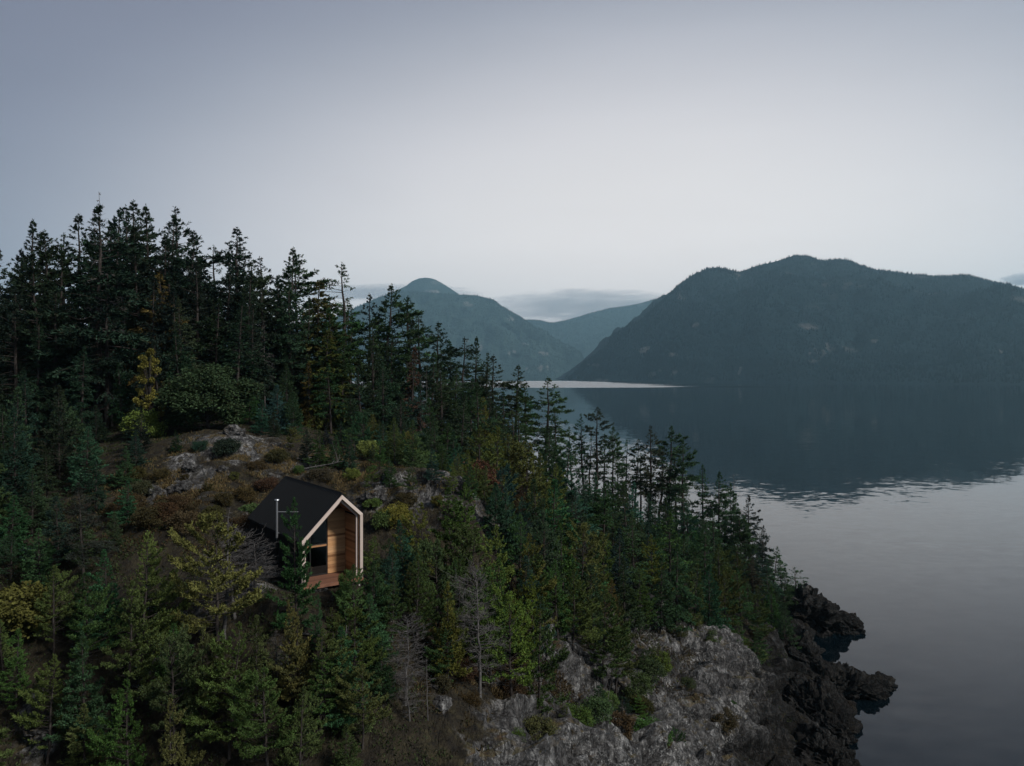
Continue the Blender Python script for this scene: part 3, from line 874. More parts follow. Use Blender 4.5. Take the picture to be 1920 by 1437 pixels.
def make_conifer(seed, H, Rm, base=.12, nb=110, env='fir', asc=(.55, -.05), droop=.22, upturn=.15, ntw=16, twl=.34, nsp=8, spl=.30, spw=.085,
                 up=2.0, tuft=0.0, gaps=.12, trunk_r=.016, bend=.02, dead_low=14, foliage=True, topdead=0.0, fol_from=.18, mat_f=None, mat_b=None, asym=.3):
    r = np.random.default_rng(seed)
    mat_f = mat_f or M_fol; mat_b = mat_b or M_bark
    # trunk
    K = 14
    tz = np.linspace(-.08, 1, K)
    bx = np.cumsum(r.normal(0, bend, K)) * H * .25; by = np.cumsum(r.normal(0, bend, K)) * H * .25
    bx -= bx[1]; by -= by[1]
    TP = np.stack([bx, by, tz * H], 1)[None]
    tr = (trunk_r * H * np.clip(1 - tz, 0.0, 1.1) ** .8 + .012)[None]
    tv, tq = tubes_np(TP, tr, 8)
    def axis_at(t):
        return np.stack([np.interp(t, tz, bx), np.interp(t, tz, by), t * H], 1)
    # branches
    t = base + (1 - base) * (np.arange(nb) + r.uniform(0, 1, nb)) / nb
    t = np.minimum(t ** .92, .992)
    x = (t - base) / (1 - base)
    if env == 'fir':
        e = (1 - x) ** .84 * (.6 + .4 * np.minimum(x * 5, 1)) * 1.10 + .03
    elif env == 'column':
        e = np.minimum((1 - x) * 1.9, 1) ** .8 * (.7 + .3 * np.minimum(x * 5, 1)) + .02
    elif env == 'pyramid':
        e = (1 - x) ** .95 + .03
    elif env == 'pine':
        e = np.sqrt(np.clip(1 - (x * 1.05 - .42) ** 2 / .42, .02, 1)) * .95 * (1 - .35 * x) + .05
    else:
        e = (1 - x) ** .72 * (.35 + .65 * np.minimum(x * 2.2, 1)) * 1.15 + .03
    if env != 'pine': e = (e - .012) * np.clip((1 - x) / .16, .02, 1) ** .4 + .012
    azi = np.arange(nb) * 2.39996 + r.normal(0, .5, nb)
    L = Rm * e * r.uniform(.55, 1.18, nb) * (1 + asym * np.cos(azi - r.uniform(0, 6.28)))
    # lobes of missing foliage
    clump = vnoise(np.stack([np.cos(azi) * 1.3, np.sin(azi) * 1.3, t * H / 2.6], 1) + seed, seed)
    alive = ((clump > -.55 + gaps) | (x > .72)) & (r.uniform(0, 1, nb) > gaps * .4)
    L = np.where((clump > -.55 + gaps) | (x > .72), L, L * .55)
    a0 = asc[1] + (asc[0] - asc[1]) * x ** 1.2 + r.normal(0, .1, nb)
    KB = 7
    s = np.linspace(0, 1, KB)[None]
    D = np.stack([np.cos(azi), np.sin(azi)], 1)
    wob = np.cumsum(r.normal(0, .035, (nb, KB)), 1); wob -= wob[:, :1]
    zc = a0[:, None] * s - droop * (1.2 - x)[:, None] * s ** 2 + upturn * s ** 3.5
    O = axis_at(t)
    BP = np.stack([O[:, None, 0] + L[:, None] * (D[:, None, 0] * s - D[:, None, 1] * wob), O[:, None, 1] + L[:, None] * (D[:, None, 1] * s + D[:, None, 0] * wob), O[:, None, 2] + L[:, None] * zc], -1)
    br = (.010 + .012 * L)[:, None] * (1 - .85 * s)
    parts_v, parts_q = [], []
    bv, bq = tubes_np(BP, br, 3); parts_v.append(bv); parts_q.append(bq)
    # bare lower limbs
    if dead_low:
        nd = dead_low
        td = r.uniform(.06, base + .35, nd); ad = r.uniform(0, 6.28, nd); Ld = Rm * r.uniform(.25, .75, nd)
        Od = axis_at(td); Dd = np.stack([np.cos(ad), np.sin(ad)], 1)
        wd = np.cumsum(r.normal(0, .07, (nd, KB)), 1); wd -= wd[:, :1]
        zd = r.normal(0.0, .25, nd)[:, None] * s - .1 * s ** 2 + np.cumsum(r.normal(0, .04, (nd, KB)), 1)
        DP = np.stack([Od[:, None, 0] + Ld[:, None] * (Dd[:, None, 0] * s - Dd[:, None, 1] * wd), Od[:, None, 1] + Ld[:, None] * (Dd[:, None, 1] * s + Dd[:, None, 0] * wd), Od[:, None, 2] + Ld[:, None] * zd], -1)
        v_, q_ = tubes_np(DP, (.008 + .012 * Ld)[:, None] * (1 - .85 * s), 3); parts_q.append(q_ + sum(len(a) for a in parts_v)); parts_v.append(v_)
    # twigs
    def curve(i, sv):
        f = sv * (KB - 1); k = np.minimum(f.astype(int), KB - 2); w_ = (f - k)[:, None]
        return BP[i, k] * (1 - w_) + BP[i, k + 1] * w_, BP[i, k + 1] - BP[i, k]
    cnt = np.maximum((ntw * np.clip(L / Rm, .25, 1.2)).astype(int), 4)
    bi = np.repeat(np.arange(nb), cnt)
    if foliage:
        bi = bi[alive[bi]]
    nt_ = len(bi)
    sv = fol_from + (1 - fol_from) * r.uniform(0, 1, nt_) ** .8
    bp, bd = curve(bi, sv)
    bd = bd / (np.linalg.norm(bd, axis=1, keepdims=True) + 1e-9)
    sgn = np.where(r.uniform(0, 1, nt_) < .5, -1, 1)
    td_ = rot_z(bd, sgn * r.uniform(.45, 1.15, nt_)); td_[:, 2] += r.normal(0, .12, nt_) - droop * .3 + tuft * .45
    tl = L[bi] * twl * r.uniform(.5, 1.2, nt_) * (1.15 - .75 * sv) + .10
    if foliage:
        q = r.uniform(.05, 1, (nt_, nsp))
        if tuft: q = q ** .6
        sp = bp[:, None] + td_[:, None] * (tl[:, None] * q)[..., None]
        sp[..., 2] -= droop * .35 * tl[:, None] * q ** 2
        sd = td_[:, None] * (.9 - .35 * tuft) + r.normal(0, .38 + .35 * tuft, (nt_, nsp, 3))
        sd[..., 2] += .05 + tuft * .5
        p_ = sp.reshape(-1, 3); d_ = sd.reshape(-1, 3)
        # the leader
        nl = 40; tl_ = r.uniform(.93, 1.01, nl); lp = axis_at(tl_); ld = np.stack([r.normal(0, .5, nl), r.normal(0, .5, nl), r.uniform(.4, 1.4, nl)], 1)
        p_ = np.concatenate([p_, lp]); d_ = np.concatenate([d_, ld])
        n = len(p_)
        ls = np.concatenate([np.repeat(np.clip(L[bi] / Rm * 2.0, .5, 1.0), nsp), np.full(nl, .5)])
        v, q4, shd = sprays_np(r, p_, d_, spl * ls * r.uniform(.6, 1.35, n), spw * ls * r.uniform(.7, 1.3, n), up)
        crown = mesh_np('crown', v, q4, None, mat_f, False, {'shade': shd})
    else:
        s4 = np.linspace(0, 1, 4)[None]
        wv = np.cumsum(r.normal(0, .12, (nt_, 4, 3)), 1); wv -= wv[:, :1]
        TPt = bp[:, None] + (td_[:, None] * s4[..., None] + wv) * tl[:, None, None]
        v_, q_ = tubes_np(TPt, (.017 * np.ones(nt_))[:, None] * (1 - .75 * s4), 3); parts_q.append(q_ + sum(len(a) for a in parts_v)); parts_v.append(v_)
        m2 = nt_ * 3; ii = r.integers(0, nt_, m2); kk = r.integers(1, 4, m2)
        sb = TPt[ii, kk]; sdv = td_[ii] * .6 + r.normal(0, .6, (m2, 3)); sl = tl[ii] * r.uniform(.2, .55, m2)
        s3 = np.linspace(0, 1, 3)[None]
        SP_ = sb[:, None] + (sdv[:, None] * s3[..., None] + r.normal(0, .08, (m2, 3, 3)) * s3[..., None]) * sl[:, None, None]
        v_, q_ = tubes_np(SP_, (.010 * np.ones(m2))[:, None] * (1 - .6 * s3), 3); parts_q.append(q_ + sum(len(a) for a in parts_v)); parts_v.append(v_)
        crown = None
    trunk = mesh_np('trunk', tv, tq, None, mat_b, True)
    limbs = mesh_np('branches', np.concatenate(parts_v), np.concatenate(parts_q), None, mat_b, True)
    parts = [('trunk', trunk), ('branches', limbs)]
    if crown: parts.append(('crown', crown))
    return dict(H=H, R=Rm, parts=parts)


def make_broadleaf(seed, H, Rm, nl, leaf=.2, narrow=False, mat_b=None):
    r = np.random.default_rng(seed)
    K = 10; tz = np.linspace(-.1, .8, K)
    bx = np.cumsum(r.normal(0, .03, K)); by = np.cumsum(r.normal(0, .03, K))
    tv, tq = tubes_np(np.stack([bx, by, tz * H], 1)[None], (.02 * H * (1 - tz) ** .8 + .01)[None], 8)
    nb = 42
    ph = r.uniform(.16, .97, nb); aa = np.arange(nb) * 2.4 + r.normal(0, .3, nb)
    rad = Rm * (np.sqrt(np.clip(1 - ((ph - .48) / .56) ** 2, .03, 1))) * r.uniform(.45, 1.0, nb)
    if narrow: rad = Rm * r.uniform(.3, 1, nb) * (1.1 - .5 * ph)
    C = np.stack([np.cos(aa) * rad, np.sin(aa) * rad, ph * H], 1)
    s = np.linspace(0, 1, 6)[None, :, None]
    st = np.stack([C[:, 0] * .0, C[:, 1] * 0, np.maximum(ph * H * .55, .12 * H)], 1)
    mid = np.sin(s * math.pi) * r.normal(0, .15, (nb, 1, 3)) * Rm * .4
    BP = st[:, None] * (1 - s) + C[:, None] * s + mid
    bv, bq = tubes_np(BP, (.012 * H * .35) * (1 - .9 * np.linspace(0, 1, 6))[None].repeat(nb, 0) + .006, 4)
    # leaves on the outside of many small lumps
    br = Rm * r.uniform(.16, .34, nb) * (.7 if narrow else 1)
    k = r.integers(0, nb, nl); d = r.normal(0, 1, (nl, 3)); d[:, 2] = d[:, 2] * .8 + .25; d /= np.linalg.norm(d, axis=1, keepdims=True)
    p = C[k] + d * (br[k] * r.uniform(.35, 1.1, nl))[:, None]
    dd = d * .5 + r.normal(0, .6, (nl, 3)); dd[:, 2] -= .25
    v, q4, shd = sprays_np(r, p, dd, leaf * r.uniform(.6, 1.3, nl), leaf * .75 * r.uniform(.6, 1.2, nl), 1.2)
    return dict(H=H, R=Rm, parts=[('trunk', mesh_np('trunk', tv, tq, None, mat_b or M_bark, True)), ('branches', mesh_np('branches', bv, bq, None, mat_b or M_bark, True)),
                                  ('crown', mesh_np('crown', v, q4, None, M_leaf, False, {'shade': shd}))])


PROTO = {
    'fir': [make_conifer(101, 20, 4.8, .10, 125, 'fir', (.6, -.10), .34, .10, 20, .40, 15, .45, .145, 2.2, 0, .14, bend=.008),
            make_conifer(102, 20, 4.1, .14, 115, 'column', (.55, -.05), .30, .12, 20, .42, 15, .44, .145, 2.0, 0, .20, bend=.01),
            make_conifer(103, 20, 5.0, .24, 105, 'fir', (.45, .0), .26, .08, 21, .40, 15, .46, .145, 2.6, 0, .24, bend=.012),
            make_conifer(104, 20, 4.5, .06, 135, 'fir', (.65, -.15), .40, .12, 19, .40, 15, .45, .145, 2.0, 0, .10, bend=.008),
            make_conifer(105, 20, 4.0, .26, 95, 'flat', (.35, .02), .18, .10, 21, .42, 15, .44, .14, 2.8, .1, .28, bend=.014, asym=.45)],
    'sparse': [make_conifer(111, 20, 3.5, .26, 84, 'fir', (.45, .05), .16, .10, 17, .38, 11, .46, .14, 2.8, .1, .30, bend=.010, asym=.4),
               make_conifer(112, 20, 3.1, .40, 70, 'column', (.4, .05), .18, .12, 18, .40, 11, .46, .14, 2.8, .1, .30, bend=.012, asym=.45),
               make_conifer(113, 20, 3.9, .32, 72, 'flat', (.3, .05), .12, .06, 19, .42, 11, .46, .14, 3.2, .1, .34, bend=.016, asym=.5)],
    'pine': [make_conifer(121, 11, 2.6, .08, 105, 'fir', (.70, .10), .14, .20, 17, .38, 27, .22, .080, .7, .75, .22, trunk_r=.012, bend=.014, fol_from=.25, asym=.4),
             make_conifer(122, 11, 2.8, .14, 98, 'fir', (.75, .05), .14, .22, 18, .40, 27, .22, .080, .7, .85, .28, trunk_r=.013, bend=.02, fol_from=.28, asym=.45),
             make_conifer(123, 11, 2.5, .06, 105, 'fir', (.8, .15), .12, .20, 17, .40, 27, .22, .080, .8, .65, .20, trunk_r=.012, bend=.012, fol_from=.25, asym=.35),
             make_conifer(124, 11, 2.6, .18, 92, 'column', (.7, .12), .12, .22, 18, .42, 27, .22, .080, .7, .9, .32, trunk_r=.013, bend=.022, fol_from=.3, asym=.5)],
    'spruce': [make_conifer(131, 9, 2.5, .02, 130, 'pyramid', (.55, .05), .14, .16, 17, .38, 15, .26, .085, 1.4, .25, .06, trunk_r=.011, bend=.006, dead_low=3, asym=.15),
               make_conifer(132, 9, 2.2, .03, 120, 'pyramid', (.6, .08), .14, .16, 17, .40, 15, .26, .085, 1.4, .3, .10, trunk_r=.011, bend=.01, dead_low=4, asym=.25)],
    'cedar': [make_conifer(141, 14, 3.1, .03, 130, 'fir', (.4, -.15), .5, .12, 18, .38, 13, .50, .16, 1.2, -.35, .10, trunk_r=.016, bend=.01, dead_low=4),
              make_conifer(142, 14, 2.8, .05, 120, 'pyramid', (.4, -.2), .55, .10, 18, .40, 13, .50, .16, 1.2, -.35, .16, trunk_r=.016, bend=.01, dead_low=5)],
    'dead': [make_conifer(151, 9, 1.9, .10, 60, 'column', (.5, .0), .15, .0, 14, .42, 0, .2, .05, 1, .2, .15, trunk_r=.011, bend=.025, dead_low=10, foliage=False, mat_b=M_dead, fol_from=.1),
             make_conifer(152, 9, 2.3, .25, 60, 'pine', (.6, .1), .10, .0, 18, .45, 0, .2, .05, 1, .3, .15, trunk_r=.012, bend=.03, dead_low=12, foliage=False, mat_b=M_dead, fol_from=.1),
             make_conifer(153, 9, 1.6, .2, 30, 'column', (.2, -.1), .25, .0, 6, .35, 0, .2, .05, 1, .1, .15, trunk_r=.012, bend=.02, dead_low=6, foliage=False, mat_b=M_dead, fol_from=.2)],
    'maple': [make_broadleaf(161, 9, 4.2, 22000, .30)],
    'sapling': [make_broadleaf(162, 9, 1.4, 6500, .20, True)],
    'bush': [make_broadleaf(163, 2.2, 1.35, 5200, .15), make_broadleaf(164, 1.9, 1.6, 5000, .14), make_broadleaf(165, 2.6, 1.1, 4600, .15)],
}
SPECIES = {'fir': ('fir_tree', 'fir'), 'sparse': ('fir_tree', 'fir'), 'pine': ('pine_tree', 'pine'), 'spruce': ('spruce_tree', 'spruce'), 'cedar': ('cedar_tree', 'cedar'),
           'dead': ('dead_tree', 'dead tree'), 'maple': ('maple_tree', 'maple'), 'sapling': ('birch_sapling', 'birch'), 'bush': ('shrub', 'shrub')}
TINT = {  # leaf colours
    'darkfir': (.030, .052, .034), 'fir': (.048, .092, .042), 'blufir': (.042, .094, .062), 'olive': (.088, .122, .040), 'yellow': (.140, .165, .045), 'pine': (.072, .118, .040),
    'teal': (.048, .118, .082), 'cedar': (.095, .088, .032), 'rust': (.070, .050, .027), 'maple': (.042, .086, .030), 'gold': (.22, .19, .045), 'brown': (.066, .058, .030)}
TCOL = {'darkfir': 'dark', 'fir': 'green', 'blufir': 'bluish green', 'olive': 'olive green', 'yellow': 'yellow green', 'pine': 'mid green', 'teal': 'blue green', 'cedar': 'yellow brown',
        'rust': 'rusty', 'maple': 'deep green', 'gold': 'golden', 'brown': 'brown'}
TREES = []


def tree(kind, X, Y, H, tint, zone, wf=1.0, var=None, label=None, lean=None, z=None):
    pr = PROTO[kind][(var if var is not None else rng.integers(0, 99)) % len(PROTO[kind])]
    s = H / pr['H']
    if z is None: z = gz(X, Y)
    name, cat = SPECIES[kind]
    o = empty(name, (X, Y, z - .05))
    ln = rng.normal(0, .03, 2) if lean is None else lean
    o.rotation_euler = (ln[0], ln[1], rng.uniform(0, 6.28))
    # wider for its height when the tree is small, as young trees are
    wf = wf * (1.2 if H < 6 and kind in ('pine', 'spruce') else 1.0)
    o.scale = (s * wf, s * wf, s)
    j = rng.normal(1, .11, 3) * rng.normal(1, .10)
    c = np.clip(np.array(TINT[tint]) * j, .006, .3)
    for (pn, me) in pr['parts']:
        q = bpy.data.objects.new(pn, me); COL.objects.link(q); q.parent = o
        if pn == 'branches': q['kind'] = 'stuff'
        if pn == 'crown': q.color = (c[0], c[1], c[2], 1)
    TREES.append(dict(o=o, kind=kind, cat=cat, tint=tint, zone=zone, H=H, X=X, Y=Y, z=z, label=label))
    return o


def tree_px(kind, px, py, Y, tint, zone, wf=1.0, var=None, label=None, lean=None, Hmin=2.0):
    """a tree whose top stands at a photo pixel at depth Y; its foot is on the ground there"""
    p = at(px, py, Y); z = gz(p[0], Y)
    H = max(p[2] - z, Hmin)
    return tree(kind, p[0], Y, H, tint, zone, wf, var, label, lean, z)


def hit(px, py):
    """first point of the ground under a photo pixel"""
    Ys = np.arange(30, 240, .25); X = (px - 960) / FPX * Ys; Zr = CAMZ + (HORY - py) / FPX * Ys
    g = ground(X, Ys)[0]; k = np.nonzero(g >= Zr)[0]
    if not len(k): return None
    return X[k[0]], Ys[k[0]], g[k[0]]


def tree_foot(kind, px, py, H, tint, zone, wf=1.0, var=None, label=None):
    h_ = hit(px, py)
    if h_ is None: return
    return tree(kind, h_[0], h_[1], H, tint, zone, wf, var, label, None, h_[2])


SK, SLP, SHR, MID, FG, LEFT, SHF = 'skyline', 'ridge slope', 'point', 'mid', 'front', 'left', 'shelf'
# skyline of the hill, left to right (top pixel, depth)
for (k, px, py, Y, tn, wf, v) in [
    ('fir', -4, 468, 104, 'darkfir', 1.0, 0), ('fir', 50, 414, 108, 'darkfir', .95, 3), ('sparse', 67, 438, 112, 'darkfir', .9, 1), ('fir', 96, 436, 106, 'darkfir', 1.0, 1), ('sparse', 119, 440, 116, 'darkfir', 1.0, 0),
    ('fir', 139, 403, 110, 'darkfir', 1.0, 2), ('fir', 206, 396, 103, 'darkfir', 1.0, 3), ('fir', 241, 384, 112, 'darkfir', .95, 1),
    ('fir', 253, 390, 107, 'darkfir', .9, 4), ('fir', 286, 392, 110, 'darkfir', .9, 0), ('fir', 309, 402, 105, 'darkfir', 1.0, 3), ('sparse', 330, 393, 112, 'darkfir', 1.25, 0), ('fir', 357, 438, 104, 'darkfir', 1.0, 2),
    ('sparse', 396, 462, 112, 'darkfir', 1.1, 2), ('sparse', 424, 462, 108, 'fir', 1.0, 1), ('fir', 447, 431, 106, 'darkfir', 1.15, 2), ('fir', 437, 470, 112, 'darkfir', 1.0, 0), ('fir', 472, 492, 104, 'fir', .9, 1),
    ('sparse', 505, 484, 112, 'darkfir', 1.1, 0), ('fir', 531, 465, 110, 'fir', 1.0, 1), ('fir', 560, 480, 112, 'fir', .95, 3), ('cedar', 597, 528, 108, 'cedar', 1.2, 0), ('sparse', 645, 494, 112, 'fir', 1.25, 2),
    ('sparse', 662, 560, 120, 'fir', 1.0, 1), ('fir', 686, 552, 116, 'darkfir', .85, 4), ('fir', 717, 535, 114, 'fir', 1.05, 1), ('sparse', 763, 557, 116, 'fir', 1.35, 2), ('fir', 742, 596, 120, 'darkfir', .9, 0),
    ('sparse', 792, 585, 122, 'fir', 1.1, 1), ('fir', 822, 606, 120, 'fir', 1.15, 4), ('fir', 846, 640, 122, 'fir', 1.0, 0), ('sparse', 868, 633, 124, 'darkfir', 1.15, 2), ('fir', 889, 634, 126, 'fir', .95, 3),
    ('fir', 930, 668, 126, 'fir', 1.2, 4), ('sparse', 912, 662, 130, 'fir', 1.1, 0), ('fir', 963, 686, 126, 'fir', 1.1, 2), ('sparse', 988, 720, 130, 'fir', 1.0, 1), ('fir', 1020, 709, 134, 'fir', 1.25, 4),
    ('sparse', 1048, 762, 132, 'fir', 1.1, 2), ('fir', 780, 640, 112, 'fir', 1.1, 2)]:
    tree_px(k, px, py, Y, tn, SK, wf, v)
tree_px('fir', 185, 386, 91, 'darkfir', SK, 1.1, 2, 'tallest dark fir on the ridge with a long bare trunk', lean=(0, .01))
tree_px('dead', 190, 360, 91.6, 'brown', SK, .45, 2, 'bare dead spike poking above the tallest dark fir', lean=(0, .0))
for i_, (px, py, Y) in enumerate([(15, 500, 98), (32, 470, 110), (82, 478, 98), (108, 470, 102), (160, 432, 106), (172, 470, 96), (222, 425, 104), (262, 430, 100), (296, 440, 98), (322, 452, 100), (346, 470, 104), (372, 490, 98), (410, 500, 100), (460, 510, 98), (490, 530, 100), (518, 520, 104),
                                  (548, 530, 102), (575, 560, 106), (625, 580, 106), (655, 610, 108), (700, 600, 110), (735, 630, 110), (30, 540, 90), (200, 500, 90), (285, 520, 92), (440, 560, 92), (100, 540, 90), (330, 540, 94), (-20, 520, 94), (705, 640, 104), (640, 640, 100), (770, 640, 112), (805, 660, 112), (850, 690, 114), (880, 710, 112), (915, 720, 116), (945, 735, 118), (975, 760, 118)]):
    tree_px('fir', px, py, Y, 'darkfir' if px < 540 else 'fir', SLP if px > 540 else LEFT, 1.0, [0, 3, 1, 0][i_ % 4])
# the thin-stemmed trees on the point, water showing between them
for (k, px, py, Y, tn, wf, v) in [
    ('sparse', 1072, 800, 138, 'fir', 1.0, 1), ('sparse', 1095, 777, 142, 'fir', 1.0, 0), ('sparse', 1116, 764, 140, 'fir', 1.15, 1), ('sparse', 1104, 815, 144, 'fir', .9, 2), ('sparse', 1133, 822, 146, 'fir', 1.0, 1), ('fir', 1148, 800, 142, 'fir', .8, 1),
    ('sparse', 1175, 824, 146, 'fir', 1.0, 2), ('sparse', 1190, 824, 143, 'fir', .95, 1), ('sparse', 1217, 799, 142, 'fir', 1.15, 0), ('sparse', 1234, 828, 146, 'fir', 1.0, 2), ('sparse', 1253, 799, 144, 'fir', 1.05, 1), ('fir', 1280, 825, 140, 'fir', .95, 1),
    ('sparse', 1268, 840, 147, 'fir', 1.0, 0), ('sparse', 1200, 850, 148, 'fir', 1.0, 1), ('sparse', 1160, 850, 149, 'fir', 1.0, 0),
    ('fir', 1318, 872, 142, 'fir', .9, 3), ('fir', 1346, 884, 140, 'fir', 1.0, 0), ('fir', 1372, 905, 144, 'fir', .8, 1), ('fir', 1405, 929, 140, 'darkfir', .95, 0), ('fir', 1428, 985, 142, 'darkfir', .9, 3),
    ('fir', 1446, 1024, 137, 'fir', 1.0, 4), ('fir', 1466, 1046, 140, 'fir', 1.0, 2), ('sparse', 1494, 1064, 136, 'fir', 1.6, 2), ('fir', 1390, 960, 134, 'fir', .95, 1), ('spruce', 1420, 1060, 130, 'fir', .9, 0)]:
    tree_px(k, px, py, Y, tn, SHR, wf, v)
for (k, px, py, Y, tn, wf, v) in [   # body of the point
    ('fir', 1290, 940, 126, 'fir', 1.1, 0), ('pine', 1250, 935, 124, 'fir', 1.0, 2), ('fir', 1330, 965, 128, 'fir', 1.0, 3), ('fir', 1215, 925, 128, 'blufir', 1.1, 0), ('spruce', 1110, 885, 122, 'teal', 1.1, 0), ('spruce', 1085, 890, 120, 'blufir', 1.2, 1),
    ('spruce', 1180, 905, 124, 'teal', 1.1, 1), ('pine', 1165, 975, 106, 'yellow', 1.0, 0), ('pine', 1195, 1010, 100, 'olive', 1.0, 3), ('fir', 1230, 1000, 108, 'fir', 1.15, 0), ('fir', 1270, 1000, 112, 'fir', 1.1, 3), ('spruce', 1215, 1045, 97, 'fir', 1.2, 0),
    ('spruce', 1245, 1060, 96, 'blufir', 1.2, 1), ('fir', 1300, 1020, 110, 'fir', 1.0, 0), ('pine', 1350, 1055, 112, 'olive', 1.0, 1), ('pine', 1385, 1040, 118, 'olive', 1.0, 2), ('pine', 1370, 1095, 108, 'olive', 1.0, 0), ('fir', 1410, 1040, 124, 'brown', 1.0, 3),
    ('pine', 1400, 1090, 112, 'pine', 1.0, 2), ('fir', 1440, 1090, 124, 'fir', 1.1, 4), ('fir', 1310, 1090, 102, 'fir', 1.0, 3), ('pine', 1335, 1110, 100, 'olive', 1.0, 0), ('pine', 1120, 1000, 100, 'olive', 1.0, 1), ('pine', 1150, 1035, 92, 'brown', 1.0, 2),
    ('spruce', 1460, 1110, 122, 'darkfir', 1.1, 1), ('pine', 1425, 1140, 110, 'fir', 1.0, 0), ('spruce', 1470, 1130, 116, 'fir', 1.0, 0), ('pine', 1280, 1120, 93, 'pine', 1.0, 3), ('pine', 1200, 1090, 86, 'olive', .9, 0), ('pine', 1255, 1130, 90, 'olive', .9, 2)]:
    tree_px(k, px, py, Y, tn, SHR, wf, v)
for i_, (k, px, py, H, tn) in enumerate([   # along the brow of the cliff and behind it
    ('pine', 1005, 1190, 7.5, 'pine'), ('pine', 1040, 1200, 6.5, 'olive'), ('spruce', 1075, 1195, 7.5, 'fir'), ('pine', 1112, 1190, 6.5, 'olive'), ('pine', 1145, 1195, 6.0, 'yellow'), ('spruce', 1172, 1182, 8, 'fir'), ('pine', 1200, 1185, 7, 'olive'),
    ('spruce', 1238, 1190, 9, 'fir'), ('fir', 1268, 1180, 10, 'fir'), ('pine', 1300, 1188, 8.5, 'pine'), ('spruce', 1330, 1192, 9, 'blufir'), ('pine', 1362, 1198, 8.5, 'olive'), ('fir', 1392, 1200, 10, 'fir'), ('pine', 1420, 1205, 8, 'pine'), ('spruce', 1448, 1195, 8, 'fir'),
    ('pine', 1020, 1150, 8, 'fir'), ('pine', 1060, 1150, 8.5, 'yellow'), ('fir', 1095, 1145, 10, 'fir'), ('pine', 1130, 1145, 8.5, 'pine'), ('spruce', 1160, 1140, 9, 'blufir'), ('fir', 1190, 1135, 11, 'fir'), ('pine', 1222, 1140, 9, 'yellow'), ('fir', 1255, 1135, 12, 'fir'), ('spruce', 1285, 1140, 10, 'fir'),
    ('fir', 1318, 1142, 12, 'fir'), ('pine', 1350, 1150, 10, 'olive'), ('fir', 1380, 1150, 12, 'fir'), ('fir', 1410, 1155, 11, 'blufir'), ('fir', 1440, 1150, 10, 'fir'), ('spruce', 1470, 1150, 8, 'fir'),
    ('fir', 1080, 1095, 11, 'blufir'), ('fir', 1130, 1090, 12, 'fir'), ('fir', 1180, 1085, 12, 'fir'), ('fir', 1230, 1085, 12, 'fir'), ('fir', 1280, 1090, 13, 'blufir'), ('fir', 1340, 1100, 13, 'fir'), ('fir', 1400, 1110, 13, 'fir')]):
    tree_foot(k, px, py, H, tn, SHR if px > 1100 else MID, 1.05, i_)
# slope between cabin and ridge
for (k, px, py, Y, tn, wf, v) in [
    ('spruce', 740, 825, 80, 'blufir', 1.1, 0), ('spruce', 760, 835, 82, 'teal', 1.1, 1), ('spruce', 852, 810, 82, 'blufir', 1.1, 0), ('spruce', 700, 870, 76, 'fir', 1.0, 0), ('bush', 690, 880, 77, 'yellow', 1.0, 0), ('bush', 790, 865, 79, 'olive', 1.0, 1), ('pine', 900, 800, 90, 'olive', 1.1, 2),
    ('pine', 930, 800, 94, 'yellow', 1.1, 0), ('pine', 960, 815, 98, 'olive', 1.1, 1), ('pine', 985, 830, 98, 'yellow', 1.1, 3), ('bush', 890, 870, 82, 'rust', .9, 0), ('pine', 1010, 850, 100, 'olive', 1.1, 0), ('pine', 1040, 870, 104, 'yellow', 1.1, 2), ('pine', 975, 910, 90, 'brown', 1.0, 1),
    ('fir', 900, 720, 104, 'fir', 1.0, 2), ('fir', 940, 760, 108, 'fir', 1.0, 0), ('sparse', 965, 770, 110, 'pine', 1.2, 2), ('pine', 915, 745, 106, 'yellow', 1.0, 2), ('cedar', 765, 650, 106, 'rust', .9, 1), ('cedar', 610, 620, 100, 'cedar', 1.3, 0), ('cedar', 580, 680, 98, 'cedar', 1.1, 1),
    ('fir', 830, 680, 106, 'fir', 1.0, 0), ('fir', 720, 680, 100, 'fir', 1.1, 3), ('fir', 680, 690, 98, 'fir', 1.0, 0), ('fir', 790, 720, 100, 'blufir', 1.1, 0), ('fir', 860, 740, 98, 'fir', 1.0, 3), ('spruce', 640, 790, 88, 'darkfir', 1.2, 0), ('spruce', 610, 800, 86, 'darkfir', 1.2, 1), ('fir', 660, 740, 92, 'darkfir', 1.1, 0),
    ('spruce', 820, 780, 90, 'fir', 1.1, 0), ('spruce', 690, 800, 88, 'fir', 1.1, 1), ('fir', 750, 740, 94, 'darkfir', 1.0, 0), ('fir', 540, 660, 100, 'darkfir', 1.0, 3), ('spruce', 1030, 800, 116, 'fir', 1.0, 0), ('spruce', 1060, 830, 116, 'blufir', 1.0, 1)]:
    tree_px(k, px, py, Y, tn, SLP, wf, v)
